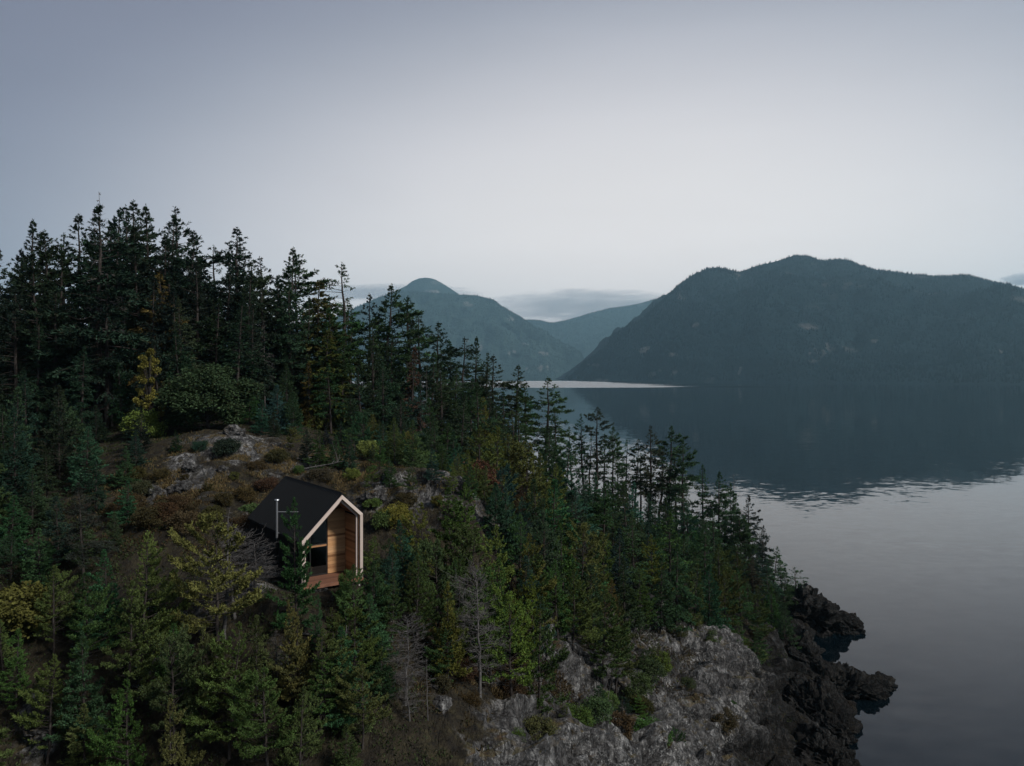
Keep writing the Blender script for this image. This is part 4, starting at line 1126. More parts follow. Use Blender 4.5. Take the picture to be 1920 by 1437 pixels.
# below the slope, right of the cabin
for (k, px, py, Y, tn, wf, v) in [
    ('pine', 700, 1005, 57, 'yellow', .95, 0), ('pine', 790, 945, 64, 'olive', 1.0, 1), ('pine', 850, 915, 68, 'pine', 1.1, 0), ('pine', 870, 905, 71, 'olive', 1.0, 2), ('spruce', 760, 975, 62, 'blufir', .9, 1), ('spruce', 930, 905, 74, 'blufir', 1.0, 0), ('spruce', 950, 925, 74, 'teal', 1.0, 1),
    ('pine', 890, 985, 66, 'olive', 1.0, 3), ('pine', 925, 985, 68, 'yellow', 1.0, 1), ('pine', 975, 965, 72, 'pine', 1.0, 0), ('pine', 990, 1000, 70, 'yellow', 1.0, 2), ('spruce', 1040, 900, 84, 'fir', 1.1, 0), ('spruce', 1020, 960, 78, 'fir', 1.0, 1), ('pine', 1060, 980, 80, 'pine', 1.0, 2), ('pine', 1090, 985, 82, 'yellow', 1.0, 3),
    ('fir', 1075, 930, 92, 'fir', 1.0, 0), ('pine', 1045, 1050, 72, 'pine', 1.0, 0), ('pine', 1075, 1070, 73, 'olive', 1.0, 1), ('pine', 1110, 1060, 80, 'fir', 1.0, 2), ('pine', 730, 1010, 57, 'fir', 1.0, 2), ('pine', 820, 1010, 60, 'pine', 1.0, 3), ('pine', 780, 1040, 56, 'olive', 1.0, 0), ('pine', 860, 1040, 60, 'olive', 1.0, 2),
    ('pine', 940, 1050, 62, 'pine', 1.0, 1), ('pine', 1000, 1080, 66, 'yellow', .9, 0), ('pine', 700, 1085, 51.5, 'fir', .9, 3), ('spruce', 838, 1090, 55, 'yellow', .75, 1), ('pine', 845, 1135, 55.5, 'yellow', 1.0, 1), ('pine', 960, 1115, 58, 'yellow', 1.0, 3), ('pine', 920, 1095, 59, 'olive', 1.0, 0),
    ('pine', 1010, 1120, 61, 'pine', .9, 2), ('pine', 735, 1080, 52.5, 'pine', .9, 1), ('pine', 1130, 1100, 76, 'pine', .9, 0), ('pine', 1155, 1120, 78, 'olive', .8, 1), ('spruce', 985, 1040, 68, 'blufir', .9, 0), ('fir', 1150, 950, 104, 'fir', 1.0, 3), ('fir', 1120, 930, 108, 'fir', 1.0, 0)]:
    tree_px(k, px, py, Y - (6.5 if Y < 75 else 8) * (.6 if px < 740 else 1), tn, MID, wf, v)
# front rows
for (k, px, py, Y, tn, wf, v) in [
    ('pine', 262, 1000, 43.0, 'yellow', .9, 0), ('pine', 405, 962, 43.5, 'yellow', 1.05, 3), ('pine', 545, 1125, 41.5, 'yellow', .62, 0), ('pine', 632, 1140, 42.5, 'olive', .85, 2), ('pine', 610, 1215, 41, 'olive', .85, 0), ('pine', 240, 1090, 41.5, 'olive', .95, 1), ('spruce', 205, 1030, 45.5, 'fir', .9, 1),
    ('pine', 330, 1190, 39.5, 'olive', .95, 3), ('pine', 430, 1170, 39.5, 'olive', 1.0, 1), ('pine', 500, 1250, 38.5, 'olive', .9, 3), ('pine', 160, 1110, 43, 'pine', .9, 3), ('pine', 100, 1060, 45, 'pine', .9, 1), ('spruce', 150, 1075, 46, 'fir', .9, 0), ('pine', 240, 1270, 38.5, 'olive', .9, 0), ('pine', 320, 1310, 37.5, 'olive', .85, 2),
    ('pine', 30, 1180, 42, 'pine', .9, 2), ('pine', 90, 1230, 40.5, 'pine', .9, 0), ('pine', 560, 1290, 38.2, 'olive', .8, 1), ('spruce', 640, 1270, 41, 'pine', .8, 0), ('pine', 690, 1150, 46, 'fir', .8, 0), ('pine', 660, 1095, 48.5, 'fir', .7, 2), ('pine', 595, 1115, 44.6, 'fir', .7, 2), ('pine', 20, 1000, 52, 'darkfir', 1.0, 1)]:
    tree_px(k, px, py, Y, tn, FG, wf, v)
tree_px('pine', 557, 933, 45.0, 'fir', FG, .72, 2, 'slender young pine standing right in front of the cabin roof')
tree_px('bush', 30, 1105, 46, 'cedar', FG, 1.3, 0, 'dull yellow brown shrub at the left edge below the dark wood')
tree_px('bush', 645, 1066, 48.3, 'pine', FG, .42, 2, 'small leafy bush right in front of the porch deck')
# left wood
for (k, px, py, Y, tn, wf, v) in [
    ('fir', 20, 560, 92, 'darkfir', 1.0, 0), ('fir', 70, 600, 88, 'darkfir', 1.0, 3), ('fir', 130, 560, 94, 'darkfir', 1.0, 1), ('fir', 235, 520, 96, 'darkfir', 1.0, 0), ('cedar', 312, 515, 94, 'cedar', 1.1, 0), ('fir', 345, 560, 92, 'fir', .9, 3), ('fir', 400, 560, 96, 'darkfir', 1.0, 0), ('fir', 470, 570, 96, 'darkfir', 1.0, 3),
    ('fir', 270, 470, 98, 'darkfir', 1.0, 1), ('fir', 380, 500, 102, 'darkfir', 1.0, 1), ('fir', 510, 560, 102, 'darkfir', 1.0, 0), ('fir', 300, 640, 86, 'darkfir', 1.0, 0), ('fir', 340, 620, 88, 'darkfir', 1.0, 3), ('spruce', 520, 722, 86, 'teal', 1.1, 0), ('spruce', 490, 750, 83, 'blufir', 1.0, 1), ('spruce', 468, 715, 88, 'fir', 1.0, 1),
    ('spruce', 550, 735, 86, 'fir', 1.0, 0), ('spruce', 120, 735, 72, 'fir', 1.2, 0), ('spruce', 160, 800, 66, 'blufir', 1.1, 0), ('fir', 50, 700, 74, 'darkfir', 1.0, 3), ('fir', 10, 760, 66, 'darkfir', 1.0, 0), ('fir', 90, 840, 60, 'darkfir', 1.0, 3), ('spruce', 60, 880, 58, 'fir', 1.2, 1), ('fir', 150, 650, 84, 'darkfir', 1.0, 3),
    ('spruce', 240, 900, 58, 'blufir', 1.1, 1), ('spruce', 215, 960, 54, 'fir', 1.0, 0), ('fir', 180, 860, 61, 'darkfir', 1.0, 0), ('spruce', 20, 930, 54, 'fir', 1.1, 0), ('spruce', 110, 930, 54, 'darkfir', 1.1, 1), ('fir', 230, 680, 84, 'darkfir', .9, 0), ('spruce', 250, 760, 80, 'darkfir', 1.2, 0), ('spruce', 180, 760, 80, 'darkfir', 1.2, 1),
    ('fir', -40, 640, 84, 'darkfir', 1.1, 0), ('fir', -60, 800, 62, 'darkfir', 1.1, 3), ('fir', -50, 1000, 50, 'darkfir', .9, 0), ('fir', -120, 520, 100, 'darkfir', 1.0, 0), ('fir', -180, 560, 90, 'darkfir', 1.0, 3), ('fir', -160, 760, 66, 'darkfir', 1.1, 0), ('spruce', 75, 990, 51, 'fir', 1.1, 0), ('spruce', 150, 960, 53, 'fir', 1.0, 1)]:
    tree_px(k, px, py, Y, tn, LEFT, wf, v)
tree_px('maple', 392, 688, 82, 'maple', LEFT, 1.35, 0, 'broad deep green leafy maple at the top of the bare shelf')
tree_px('sapling', 281, 648, 82, 'gold', LEFT, 1.0, 0, 'slim golden yellow birch glowing against the dark wood')
tree('bush', at(270,790,80)[0], 80, 2.6, 'yellow', LEFT, 1.0, 1)
for (k, px, py, Y, tn, wf, v) in [('pine', 1236, 1205, 79, 'olive', 1.1, 1), ('pine', 1205, 1215, 76, 'pine', 1.0, 3), ('pine', 1195, 1300, 68, 'pine', 1.2, 1), ('pine', 1165, 1325, 65, 'fir', 1.2, 3), ('pine', 1125, 1320, 62.5, 'fir', 1.2, 0), ('spruce', 1215, 1335, 67, 'darkfir', 1.2, 1),
                                  ('pine', 1355, 1330, 79, 'fir', 1.1, 1), ('pine', 1060, 1365, 54.5, 'olive', 1.0, 2), ('pine', 1270, 1370, 67, 'fir', 1.1, 3), ('pine', 1420, 1175, 102, 'fir', 1.1, 0), ('pine', 1310, 1150, 94, 'olive', 1.1, 1), ('pine', 1385, 1160, 100, 'olive', 1.1, 2), ('spruce', 1350, 1140, 99, 'fir', 1.1, 0)]:
    tree_px(k, px, py, Y, tn, 'cliff', wf, v)
# grey dead trees
for (px, py, Y, wf, v, lb) in [(900, 1062, 49, 1.0, 1, 'grey dead tree with a fan of fine twigs among the pines'), (760, 1155, 44.5, 1.2, 1, 'grey twiggy dead tree above the gully under the cabin'), (768, 1240, 43.5, 1.1, 0, 'bleached leafless tree with crooked limbs on the gully floor'),
                               (420, 950, 44.5, 1.2, 2, 'pale dead spire standing up beside the yellow pine'), (210, 640, 92, 1.2, 2, 'dead tree with hanging bare limbs beside the bare trunk'), (802, 1230, 44.2, .8, 2, 'forked dead trunk at the edge of the gully'),
                               (665, 860, 80, .4, 2, 'thin bare stick of a dead tree behind the cabin'), (1375, 890, 150, .6, 2, 'thin dead tree among the firs on the point'), (975, 1280, 55, .6, 2, 'thin dead stem rising from the grey cliff'),
                               (1075, 1200, 66, 1.2, 2, 'crooked bleached dead pine on the edge of the cliff'), (800, 685, 104, .3, 2, 'straight pale dead pole on the ridge slope'), (497, 600, 98, .5, 2, 'bare grey pole in the wood above the maple')]:
    tree_px('dead', px, py, Y, 'brown', 'dead', wf, v, lb)
for (px, py, Y, wf, v, lb) in [(478, 1012, 47.0, 1.9, 1, 'tangled grey bare branches against the black cabin wall'), (440, 990, 46.0, 1.5, 1, 'tangle of bare grey twigs just left of the cabin'), (395, 1050, 45.5, 1.6, 1, 'low grey dead tree between the yellow pines'), (520, 1180, 42.8, 1.3, 0, 'bare branched dead tree in front of the cabin slope')]:
    tree_px('dead', px, py, Y, 'brown', 'dead', wf, v, lb)
for (k, px, py, H, tn) in [('spruce', 575, 868, 3.2, 'darkfir'), ('spruce', 600, 878, 3.6, 'fir'), ('spruce', 630, 880, 3.2, 'fir'), ('spruce', 655, 885, 3.0, 'blufir'), ('pine', 545, 850, 2.6, 'olive'), ('spruce', 515, 825, 3.0, 'darkfir'), ('spruce', 255, 880, 3.6, 'darkfir'), ('spruce', 235, 915, 3.6, 'fir'), ('spruce', 265, 850, 4.2, 'darkfir'),
                           ('pine', 690, 925, 2.4, 'olive'), ('spruce', 730, 915, 2.8, 'fir'), ('pine', 775, 930, 2.6, 'olive'), ('spruce', 810, 905, 3.0, 'blufir'), ('pine', 850, 925, 2.8, 'yellow'), ('spruce', 880, 940, 3.4, 'fir'), ('pine', 910, 950, 3.4, 'olive'), ('spruce', 330, 850, 2.2, 'darkfir'), ('spruce', 930, 985, 4, 'fir')]:
    tree_foot(k, px, py, H, tn, 'shelf', 1.0)
for (px, py, h, tn) in [(300, 900, .9, 'brown'), (345, 905, .8, 'rust'), (390, 925, .9, 'brown'), (440, 900, .8, 'cedar'), (480, 885, .9, 'brown'), (500, 920, 1.0, 'rust'), (540, 915, .9, 'brown'), (460, 940, 1.1, 'rust'), (420, 955, 1.2, 'brown'), (260, 935, 1.2, 'brown'), (375, 850, 1.0, 'darkfir'), (560, 890, .8, 'olive'), (240, 960, 1.3, 'rust'), (520, 860, .8, 'cedar'), (700, 960, 1.0, 'olive'), (760, 950, 1.0, 'brown'), (820, 950, 1.0, 'cedar')]:
    tree_foot('bush', px, py, h, tn, 'shrubs', rng.uniform(1.0, 1.4))

# ------------------------------------------------------------------ filling trees where the wood is closed
placed = [(t['X'], t['Y']) for t in TREES]
CABC = CORG + G2 * CW / 2 + B2 * CL / 2


def fill(n, xr, yr, kinds, tints, hr, zone, dmin, pxr=None, pyr=None, wf=1.0):
    got = 0
    for _ in range(n * 60):
        if got >= n: break
        Y = rng.uniform(*yr); X = rng.uniform(*xr)
        px = 960 + X / Y * FPX
        if pxr and not (pxr[0] < px < pxr[1]): continue
        z = gz(X, Y)
        if z < 3.5: continue
        py = HORY + (CAMZ - z) / Y * FPX
        if pyr and not (pyr[0] < py < pyr[1]): continue
        if any((X - a) ** 2 + (Y - b) ** 2 < dmin * dmin for a, b in placed): continue
        u, v = cab_uv(X, Y)
        if -1.6 < u < CW + 1.6 and -3 < v < CL + 1.6: continue
        H = rng.uniform(*hr)
        # nothing grows up between the drone and the cabin, nor over the bare shelf and the cliff
        top = HORY + (CAMZ - z - H) / Y * FPX; hw = H * .22 / Y * FPX
        bad = False
        for (x0, x1, y0, y1, yd) in ((455, 700, 880, 1095, 60), (230, 640, 775, 1000, 88), (960, 1490, 1175, 1440, 200), (640, 920, 885, 960, 72), (380, 500, 1000, 1100, 52)):
            if Y < yd and px + hw > x0 and px - hw < x1 and top < y1 and py > y0 - 0: bad = True
        if bad: continue
        k = kinds[rng.integers(0, len(kinds))]; tn = tints[rng.integers(0, len(tints))]
        tree(k, X, Y, H, tn, zone, wf * rng.uniform(.9, 1.15), None, None, None, z)
        placed.append((X, Y)); got += 1


fill(26, (-95, -30), (70, 135), ['fir', 'fir', 'spruce'], ['darkfir', 'darkfir', 'fir'], (11, 17), LEFT, 4.2, (-260, 520))
fill(14, (-70, -28), (46, 70), ['spruce', 'fir'], ['darkfir', 'fir'], (6, 10), LEFT, 3.2, (-200, 230))
fill(24, (-40, 8), (84, 128), ['fir', 'spruce', 'fir', 'cedar'], ['fir', 'darkfir', 'blufir'], (6, 11), SLP, 3.6, (520, 1060))
fill(24, (0, 45), (92, 140), ['fir', 'spruce', 'pine'], ['fir', 'olive', 'blufir', 'fir'], (6, 10), SHR, 3.2, (1020, 1470), (800, 1180))
fill(26, (-26, 6), (73, 94), ['spruce', 'pine', 'spruce'], ['olive', 'fir', 'yellow', 'blufir', 'pine'], (2.8, 5.0), SLP, 2.2, (640, 1020), (830, 960))
fill(22, (-16, 12), (54, 90), ['pine', 'spruce', 'pine'], ['olive', 'fir', 'pine', 'blufir'], (4, 6.5), MID, 2.6, (700, 1120), (930, 1200))
fill(10, (-32, -8), (37, 46), ['pine', 'spruce'], ['olive', 'pine'], (3, 6), FG, 2.2, (-100, 700), (1150, 1500))

for i_, (k, px, py, H, tn) in enumerate([('spruce', 700, 1190, 4.5, 'fir'), ('pine', 665, 1215, 5, 'pine'), ('spruce', 690, 1260, 4.5, 'fir'), ('pine', 660, 1300, 5, 'olive'), ('spruce', 640, 1350, 5, 'fir'), ('pine', 600, 1380, 5.5, 'olive'), ('spruce', 715, 1320, 3.6, 'fir'), ('pine', 680, 1410, 4.5, 'olive'), ('pine', 840, 1290, 4.2, 'pine'),
                                         ('pine', 890, 1250, 4.5, 'olive'), ('spruce', 930, 1240, 4.8, 'fir'), ('pine', 965, 1225, 5.0, 'yellow'), ('spruce', 735, 1150, 4.5, 'blufir'), ('pine', 770, 1170, 4.2, 'olive'), ('pine', 560, 1330, 5, 'yellow'), ('spruce', 480, 1370, 6, 'pine'), ('pine', 380, 1390, 6, 'olive'), ('spruce', 160, 1390, 6, 'fir')]):
    tree_foot(k, px, py, H, tn, FG if px < 730 else MID, .95, i_)

# ------------------------------------------------------------------ shrubs on the shelf, the gully and the cliff
SH = [  # px, py of the foot, depth, height, tint, variant
    (425, 860, 73, 1.8, 'darkfir', 0), (600, 905, 69, 1.2, 'brown', 1), (610, 945, 65, 1.0, 'rust', 1), (590, 955, 64, 1.1, 'rust', 0), (330, 955, 62, 1.0, 'rust', 1), (300, 965, 61, 1.0, 'brown', 0), (360, 965, 61, .9, 'rust', 2), (250, 905, 66, 1.2, 'brown', 1),
    (400, 990, 58, 1.4, 'rust', 0), (350, 1000, 57, 1.5, 'brown', 1), (310, 985, 58.5, 1.6, 'rust', 0), (280, 990, 57.5, 1.4, 'brown', 1), (470, 980, 60, 1.4, 'olive', 0), (450, 1000, 57, 1.2, 'brown', 1), (520, 870, 75, 1.2, 'brown', 1), (740, 985, 64, 1.6, 'gold', 1), (720, 1000, 62, 1.8, 'olive', 0),
    (960, 1310, 54.5, 1.2, 'rust', 1), (940, 1220, 59, 1.2, 'brown', 0), (980, 1240, 60, 1.3, 'rust', 1), (870, 1280, 52.5, 1.2, 'rust', 1), (830, 1300, 48.5, 1.0, 'brown', 0), (880, 1330, 48.8, .9, 'rust', 1),
    (1235, 1270, 79, 2.6, 'olive', 2), (1215, 1280, 77, 2.2, 'pine', 0), (1190, 1310, 72, 2.0, 'pine', 1), (1120, 1360, 63, 1.9, 'fir', 0), (1165, 1385, 64, 2.1, 'darkfir', 2), (1220, 1400, 66, 2.0, 'fir', 1), (1080, 1370, 60, 1.5, 'olive', 1), (1200, 1350, 68, 2.0, 'darkfir', 0), (1350, 1370, 77, 1.9, 'darkfir', 1), (1365, 1340, 80, 1.6, 'fir', 0),
    (1010, 1390, 54, 1.3, 'olive', 1), (1060, 1410, 54, 1.4, 'darkfir', 0), (1250, 1430, 65, 1.7, 'darkfir', 2), (960, 1400, 50, .9, 'olive', 1), (1160, 1210, 78, 1.8, 'olive', 0), (1120, 1215, 75, 1.5, 'pine', 1), (1100, 1235, 72, 1.2, 'brown', 1), (1300, 1180, 92, 1.7, 'olive', 0), (1330, 1205, 94, 1.6, 'fir', 1), (1390, 1220, 99, 1.6, 'yellow', 1), (1200, 1165, 86, 1.5, 'rust', 1),
    (1360, 1190, 100, 2.0, 'fir', 2), (1420, 1205, 104, 1.8, 'darkfir', 0), (1440, 1180, 110, 2.2, 'fir', 0), (1270, 1195, 88, 1.3, 'brown', 1), (1055, 1190, 70, 1.4, 'pine', 0), (1090, 1160, 76, 1.3, 'rust', 0), (1420, 1240, 100, 1.5, 'olive', 1), (1290, 1290, 80, 1.0, 'brown', 1), (1140, 1330, 67, 1.3, 'olive', 0),
    (700, 1230, 46, 1.4, 'fir', 0), (690, 1300, 44, 1.2, 'olive', 1), (680, 1380, 42, 1.0, 'olive', 0), (570, 1400, 40.3, 1.2, 'pine', 2), (820, 870, 77, 1.2, 'yellow', 1), (900, 885, 76, 1.0, 'olive', 1), (660, 900, 72, .9, 'yellow', 1), (1000, 930, 84, 1.6, 'rust', 0), (1020, 905, 92, 2.2, 'yellow', 0)]
for (px, py, Y, h, tn, v) in SH:
    tree_foot('bush', px, py, h, {'fir': 'pine', 'darkfir': 'brown'}.get(tn, tn) if px > 1000 else tn, 'shrubs', rng.uniform(.9, 1.2), v)


# ------------------------------------------------------------------ boulders, shore rocks, fallen wood
def ico(sub):
    import bmesh
    bm = bmesh.new(); bmesh.ops.create_icosphere(bm, subdivisions=sub, radius=1.0)
    v = np.array([q.co[:] for q in bm.verts]); f = np.array([[q.index for q in g.verts] for g in bm.faces]); bm.free()
    return v, f


def rock_mesh(name, seed, dims, sub=4, rough=1.0, mat=None, strata=0.0):
    v, f = ico(sub)
    dims = np.array(dims)
    # cut by random planes for flat broken faces
    r = np.random.default_rng(seed)
    for k in range(22):
        n = r.normal(0, 1, 3); n /= np.linalg.norm(n); d = r.uniform(.62, .93)
        e = v @ n - d
        v = v - np.outer(np.maximum(e, 0), n)
    q = v * dims
    sc_ = dims.mean()
    q1, q2, cid = worley(q / sc_ * 2.4 + seed, seed)
    nrm = v / (np.linalg.norm(v, axis=1, keepdims=True) + 1e-9)
    q = q + nrm * ((cid - .5) * .34 - (1 - np.clip((q2 - q1) * 6, 0, 1)) * .08 + np.clip((q2 - q1) * 2.5, 0, 1) * .06 + fbm(q / sc_ * 3, 4, seed + 5, ridged=True) * .09)[:, None] * sc_ * rough
    if strata:
        dn = np.array([.35, .25, .9]); dn /= np.linalg.norm(dn)
        ph = q @ dn / (sc_ * .16) + fbm(q / sc_ * 1.5, 3, seed + 9) * 1.6
        q = q + nrm * ((np.floor(ph) % 2 * .5 + (ph - np.floor(ph)) - .6) * strata * sc_)[:, None]
        q = q + nrm * (fbm(q / sc_ * 6, 3, seed + 15, ridged=True) * .07 * sc_)[:, None]
    return mesh_np(name, q, None, f, mat or M_ground, False, {'rock': np.ones(len(q))})


def place_rock(name, me, x, y, z, rot, label, cat='rock', group=None):
    o = link(name, me, None, (x, y, z)); o.rotation_euler = rot
    tag(o, label, cat, group); return o


RP = [rock_mesh('boulder', 5, (1, .8, .6), 4), rock_mesh('boulder', 6, (1, .7, .75), 4), rock_mesh('boulder', 8, (1.1, .9, .5), 4)]
for (px, py, Y, s, lb) in [(353, 882, 69, .8, 'pale boulder at the upper edge of the bare shelf'), (418, 885, 69, .6, 'flat grey stone below the mound on the shelf'), (440, 822, 77, 1.6, 'grey rock cap on top of the mound below the maple'),
                           (325, 775, 90, 1.3, 'pale rock showing in the dark wood beside the maple'), (600, 1107, 45.6, .55, 'pale grey stone under the front of the cabin deck'), (1080, 1355, 60.5, 1.0, 'pale broken block on the lower cliff'),
                           (830, 1330, 46, .8, 'dark mossy boulder on the gully floor'), (860, 915, 71, 1.3, 'rounded scree covered outcrop behind the young pines'), (1290, 1195, 90, 1.6, 'grey slab at the top of the cliff under the firs'),
                           (1160, 1285, 71, 1.3, 'tilted block halfway down the grey cliff'), (1320, 1330, 79, 1.8, 'large cracked block low on the cliff above the sea'), (705, 935, 68.5, 1.4, 'lichen grey ledge block just behind the cabin'), (1040, 1245, 66, 1.2, 'rough grey block beside the crooked dead pine'),
                           (290, 928, 65.5, 1.0, 'long broken stone at the left end of the shelf ledge'), (340, 918, 66.5, 1.1, 'dark split stone in the middle of the shelf ledge'), (300, 1212, 44.7, .6, 'flat pale stone on the slope below the cabin'), (75, 1380, 41.2, .9, 'dim grey rock at the bottom left of the wood')]:
    X_, Y, z = hit(px, py)
    o = place_rock('boulder', RP[rng.integers(0, 3)], X_, Y, z + .12 * s, (rng.normal(0, .25), rng.normal(0, .25), rng.uniform(0, 6.28)), lb)
    o.scale = (s, s, s)
place_rock('shore_rock', rock_mesh('shore_rock', 31, (9.5, 7.0, 4.6), 6, .8, strata=.13), 52.0, 136, 1.2, (.05, .22, .45), 'dark rock outcrop sloping into the sea below the last firs')
place_rock('shore_rock', rock_mesh('shore_rock', 37, (3.6, 4.5, 1.9), 6, .9, strata=.13), 58.3, 134.5, .1, (.0, .18, .3), 'broken dark tip of the upper sea outcrop')
place_rock('shore_rock', rock_mesh('shore_rock', 32, (7.6, 4.4, 2.1), 6, .9, strata=.13), 47.0, 108, .15, (.03, .10, -.12), 'low black ledge reaching farthest out into the sea')
place_rock('shore_rock', rock_mesh('shore_rock', 33, (3.4, 2.4, 1.1), 6, 1.0, strata=.13), 52.6, 109.5, .0, (.0, .05, .5), 'jagged black tip of the low sea ledge')
place_rock('shore_rock', rock_mesh('shore_rock', 34, (5.0, 5.5, 4.0), 6, .9, strata=.13), 38.5, 96, .6, (.1, .3, .1), 'dark shore block at the foot of the cliff')
place_rock('shore_rock', rock_mesh('shore_rock', 35, (4.0, 5.0, 3.6), 6, .9, strata=.13), 35.6, 86, .8, (.1, .25, .6), 'wet black block at the foot of the cliff near the frame edge')
place_rock('shore_rock', rock_mesh('shore_rock', 36, (5.0, 5.0, 3.6), 6, .9, strata=.13), 43.2, 117, 1.6, (.05, .2, .2), 'dark shore block between the two sea outcrops')


def log_mesh(seed, L, r0):
    r = np.random.default_rng(seed); s = np.linspace(0, 1, 9)
    P = np.stack([s * L, np.cumsum(r.normal(0, .04, 9)) * L * .4, np.cumsum(r.normal(0, .02, 9)) * L * .4], 1)
    v, q = tubes_np(P[None], (r0 * (1 - .7 * s))[None], 7)
    vs, qs = [v], [q]
    n = 7; k = r.integers(2, 8, n); d = r.normal(0, 1, (n, 3)); d[:, 0] = np.abs(d[:, 0]) * .8; d[:, 2] = np.abs(d[:, 2]) * .6; l = L * r.uniform(.10, .3, n)
    s4 = np.linspace(0, 1, 5)[None]; wob = np.cumsum(r.normal(0, .09, (n, 5, 3)), 1)
    B = P[k][:, None] + (d[:, None] * s4[..., None] + wob * s4[..., None]) * l[:, None, None]
    v2, q2 = tubes_np(B, (r0 * .35) * (1 - .8 * s4).repeat(n, 0), 5); qs.append(q2 + len(v)); vs.append(v2)
    return mesh_np('fallen_branch', np.concatenate(vs), np.concatenate(qs), None, M_dead, True)


LG = [log_mesh(1, 3.2, .07), log_mesh(2, 2.6, .06), log_mesh(3, 4.2, .09)]
for (px, py, Y, k, s, az_, lb) in [(330, 1112, 48.8, 0, .9, .4, 'pale fallen branch on the slope left of the cabin'), (470, 1045, 51.5, 1, 1.0, 2.5, 'grey fallen twigs against the foot of the black wall'), (430, 1090, 48.8, 2, .8, 1.0, 'long grey branch lying across the rock below the cabin'),
                                   (385, 1150, 46.5, 1, 1.0, .2, 'short bleached branch on the rock among the yellow pines'), (1090, 1165, 74, 2, .9, .1, 'fallen pale pole at the top of the cliff'), (1085, 1330, 61.5, 0, 1.0, .5, 'driftwood grey branch lying low on the cliff'),
                                   (560, 888, 73.5, 2, 1.0, .1, 'weathered log behind the cabin roof'), (540, 1200, 44, 2, .9, .3, 'curved dead limb over the trees below the cabin')]:
    X_, Y, z = hit(px, py)
    o = link('fallen_branch', LG[k], None, (X_, Y, z + .12)); o.rotation_euler = (0, rng.normal(0, .12), az_); o.scale = (s, s, s)
    tag(o, lb, 'branch', 'fallen dead wood')


def ground_cover(name, label, n, regions, L, W, upright, tint, mat):
    r = np.random.default_rng(len(name))
    ps = []
    for (px, py, Y, rad, share) in regions:
        c = at(px, py, Y); m = int(n * share); ps.append(np.stack([c[0] + r.normal(0, rad, m), c[1] + r.normal(0, rad, m)], 1))
    xy = np.concatenate(ps)
    # gather blades in tufts
    tuft = vnoise(np.stack([xy[:, 0] * 1.1, xy[:, 1] * 1.1, xy[:, 0] * 0], 1), 5) + .5 * vnoise(np.stack([xy[:, 0] * 4, xy[:, 1] * 4, xy[:, 0] * 0], 1), 6)
    xy = xy[tuft > .02]
    z, rk = ground(xy[:, 0], xy[:, 1])
    u, v = cab_uv(xy[:, 0], xy[:, 1])
    ok = (z > 3) & ~((u > -.3) & (u < CW + .3) & (v > -1.1) & (v < CL + .3)); xy, z = xy[ok], z[ok]
    p = np.stack([xy[:, 0], xy[:, 1], z - .03], 1); k = len(p)
    d = r.normal(0, 1, (k, 3)); d[:, 2] = np.abs(d[:, 2]) + upright
    v, q4, shd = sprays_np(r, p, d, L * r.uniform(.5, 1.4, k), W * r.uniform(.6, 1.4, k), .3)
    o = link(name, mesh_np(name, v, q4, None, mat, False, {'shade': shd})); o.color = (*tint, 1)
    tag(o, label, 'plants', kind='stuff')


SHELF = [(480, 850, 75, 4, .2), (560, 870, 73, 3.5, .15), (350, 890, 68, 3.5, .15), (420, 905, 67, 4, .15), (650, 895, 72, 3, .1), (820, 890, 74, 4, .15), (880, 1300, 51, 2.5, .1)]
ground_cover('dry_grass', 'dry straw coloured grass on the bare shelf behind the cabin', 60000, SHELF, .32, .035, 1.0, (.17, .125, .06), M_leaf)
ground_cover('bracken', 'rusty brown bracken and heath on the slopes round the cabin', 60000,
             [(330, 975, 60, 3, .16), (280, 960, 61, 3, .1), (420, 1000, 57, 2.5, .08), (590, 950, 65, 1.6, .06), (900, 1270, 54, 3, .16), (980, 1220, 61, 2.5, .12), (860, 1340, 48, 1.6, .1), (1150, 1180, 79, 4, .1), (1280, 1170, 90, 4, .1)], .28, .09, .5, (.060, .044, .024), M_leaf)
ground_cover('undergrowth', 'low green undergrowth on the forest floor', 230000,
             [(100, 1000, 52, 8, .12), (60, 850, 66, 9, .1), (200, 820, 85, 9, .1), (700, 850, 90, 9, .12), (900, 900, 88, 9, .12), (1000, 1000, 90, 8, .1), (1200, 1080, 108, 10, .12), (1350, 1120, 118, 8, .08), (300, 1350, 41, 5, .07), (640, 1250, 45, 4, .07)], .22, .085, .5, (.045, .06, .026), M_leaf)

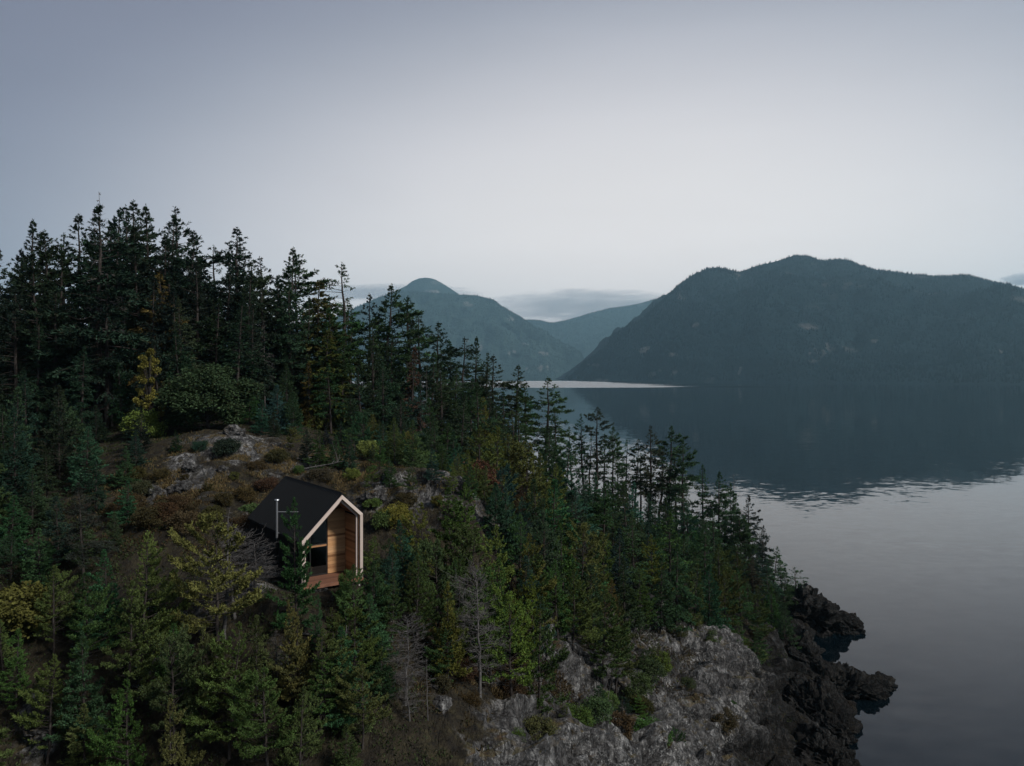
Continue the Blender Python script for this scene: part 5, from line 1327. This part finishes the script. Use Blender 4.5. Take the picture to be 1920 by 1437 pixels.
# ------------------------------------------------------------------ clouds behind the ridges and the hazy air
def cloud(name, label, px, py, Y, hw, hh, dens, seed, stretch):
    """a low stratus bank: a flattened body of uneven vapour"""
    c = at(px, py, Y); ax = hw / FPX * Y; azv = hh / FPX * Y; ay = 420
    v, f = ico(4)
    m, t, o = newmat(name)
    tcn = N(t, 'ShaderNodeTexCoord')
    ln = N(t, 'ShaderNodeVectorMath'); ln.operation = 'LENGTH'; t.links.new(tcn.outputs['Object'], ln.inputs[0])
    mp = N(t, 'ShaderNodeMapping'); mp.inputs['Scale'].default_value = stretch; mp.inputs['Location'].default_value = (seed, seed * .7, seed * 1.3); t.links.new(tcn.outputs['Object'], mp.inputs[0])
    n = noise_n(t, mp.outputs[0], 1.0, 5, .6, .4)
    k = math_n(t, 'SUBTRACT', math_n(t, 'ADD', math_n(t, 'MULTIPLY', n.outputs[0], 2.0), -.36), math_n(t, 'MULTIPLY', math_n(t, 'POWER', ln.outputs['Value'], 2.0), .62))
    k = math_n(t, 'MULTIPLY', math_n(t, 'MAXIMUM', k, 0.0), dens * 4)
    pv = N(t, 'ShaderNodeVolumePrincipled'); pv.inputs['Color'].default_value = (.97, .98, 1, 1); pv.inputs['Anisotropy'].default_value = .3
    t.links.new(k, pv.inputs['Density']); t.links.new(pv.outputs[0], o.inputs['Volume'])
    ob = link(name, mesh_np(name, v, None, f, m, True), None, c); ob.scale = (ax, ay, azv)
    tag(ob, label, kind='stuff'); ob['category'] = 'cloud'


cloud('cloud', 'flat grey cloud bank lying over the head of the inlet', 1105, 578, 17000, 215, 38, .0016, 2.0, (3.6, 2, 5.0))
cloud('cloud', 'thin grey cloud wisp left of the pointed peak', 720, 549, 17200, 190, 17, .0014, 9.0, (3, 2, 3.2))
cloud('cloud', 'small pale cloud above the right end of the big mountain', 1935, 524, 17000, 60, 13, .0030, 5.0, (2.6, 2, 2.2))

hz, t, o = newmat('haze')
pv = N(t, 'ShaderNodeVolumePrincipled'); pv.inputs['Color'].default_value = (.53, .85, 1.0, 1); pv.inputs['Density'].default_value = 6.8e-5; pv.inputs['Anisotropy'].default_value = .45
t.links.new(pv.outputs[0], o.inputs['Volume'])
mb = MB(); mb.box(-15600, 15600, -2900, 16100, -20, 1640)
tag(mb.build('haze', hz), 'thin bluish haze over the inlet', kind='stuff')

# ------------------------------------------------------------------ labels
ORD = ['first', 'second', 'third', 'fourth', 'fifth', 'sixth', 'seventh', 'eighth', 'ninth', 'tenth', 'eleventh', 'twelfth', 'thirteenth', 'fourteenth', 'fifteenth', 'sixteenth',
       'seventeenth', 'eighteenth', 'nineteenth', 'twentieth'] + ['twenty-' + s for s in ('first', 'second', 'third', 'fourth', 'fifth', 'sixth', 'seventh', 'eighth', 'ninth')] + ['thirtieth', 'thirty-first', 'thirty-second', 'thirty-third', 'thirty-fourth', 'thirty-fifth', 'thirty-sixth', 'thirty-seventh', 'thirty-eighth', 'thirty-ninth', 'fortieth', 'forty-first', 'forty-second', 'forty-third', 'forty-fourth', 'forty-fifth', 'forty-sixth', 'forty-seventh', 'forty-eighth']
WHERE = {'shelf': 'on the bare shelf by the cabin', 'cliff': 'clinging to the grey cliff', SK: 'on the ridge skyline', SLP: 'on the slope behind the cabin', SHR: 'on the point by the sea', MID: 'between cabin and cliff', FG: 'in front below the cabin',
         LEFT: 'in the dark wood', 'shrubs': '', 'dead': ''}
GROUP = {'shelf': 'young trees on the bare shelf', 'cliff': 'stunted trees on the cliff', SK: 'trees on the ridge skyline', SLP: 'trees on the slope behind the cabin', SHR: 'trees on the point by the sea', MID: 'trees between the cabin and the cliff', FG: 'front rows of trees below the cabin',
         LEFT: 'trees in the dark wood', 'shrubs': 'low shrubs', 'dead': 'dead trees'}


def size_word(t):
    H = t['H']
    if t['kind'] == 'bush': return 'low'
    return 'tall' if H > 14 else 'mid-height' if H > 8 else 'small' if H > 5 else 'little'


def shrub_where(t):
    px, py = proj((t['X'], t['Y'], t['z']))
    if px > 1020 and py > 1280: return 'low on the grey cliff'
    if px > 1020: return 'along the cliff top'
    if py > 1190: return 'in the gully below the cabin'
    if px < 560 : return 'on the shelf left of the cabin'
    if py > 1070: return 'below the cabin deck'
    return 'behind the cabin'


sets = {}
for t in TREES:
    tag(t['o'], None, t['cat'], GROUP[t['zone']])
    if t['label']:
        t['o']['label'] = t['label']; continue
    wh = shrub_where(t) if t['kind'] == 'bush' else WHERE[t['zone']]
    sets.setdefault((size_word(t), TCOL[t['tint']], t['cat'], wh), []).append(t)
for (sz, colr, cat, wh), L in sets.items():
    L.sort(key=lambda t: proj((t['X'], t['Y'], t['z']))[0])
    n = len(L)
    for i, t in enumerate(L):
        sp = ' thin-crowned' if False else ''
        if n == 1: tail = ''
        elif i == 0: tail = ', leftmost such tree' if cat != 'shrub' else ', leftmost such shrub'
        elif i == n - 1: tail = ', rightmost such tree' if cat != 'shrub' else ', rightmost such shrub'
        else: tail = ', %s such from the left' % ORD[min(i, len(ORD) - 1)]
        t['o']['label'] = '%s %s %s %s%s' % (sz, colr, cat, wh, tail)
print('TREES', len(TREES))
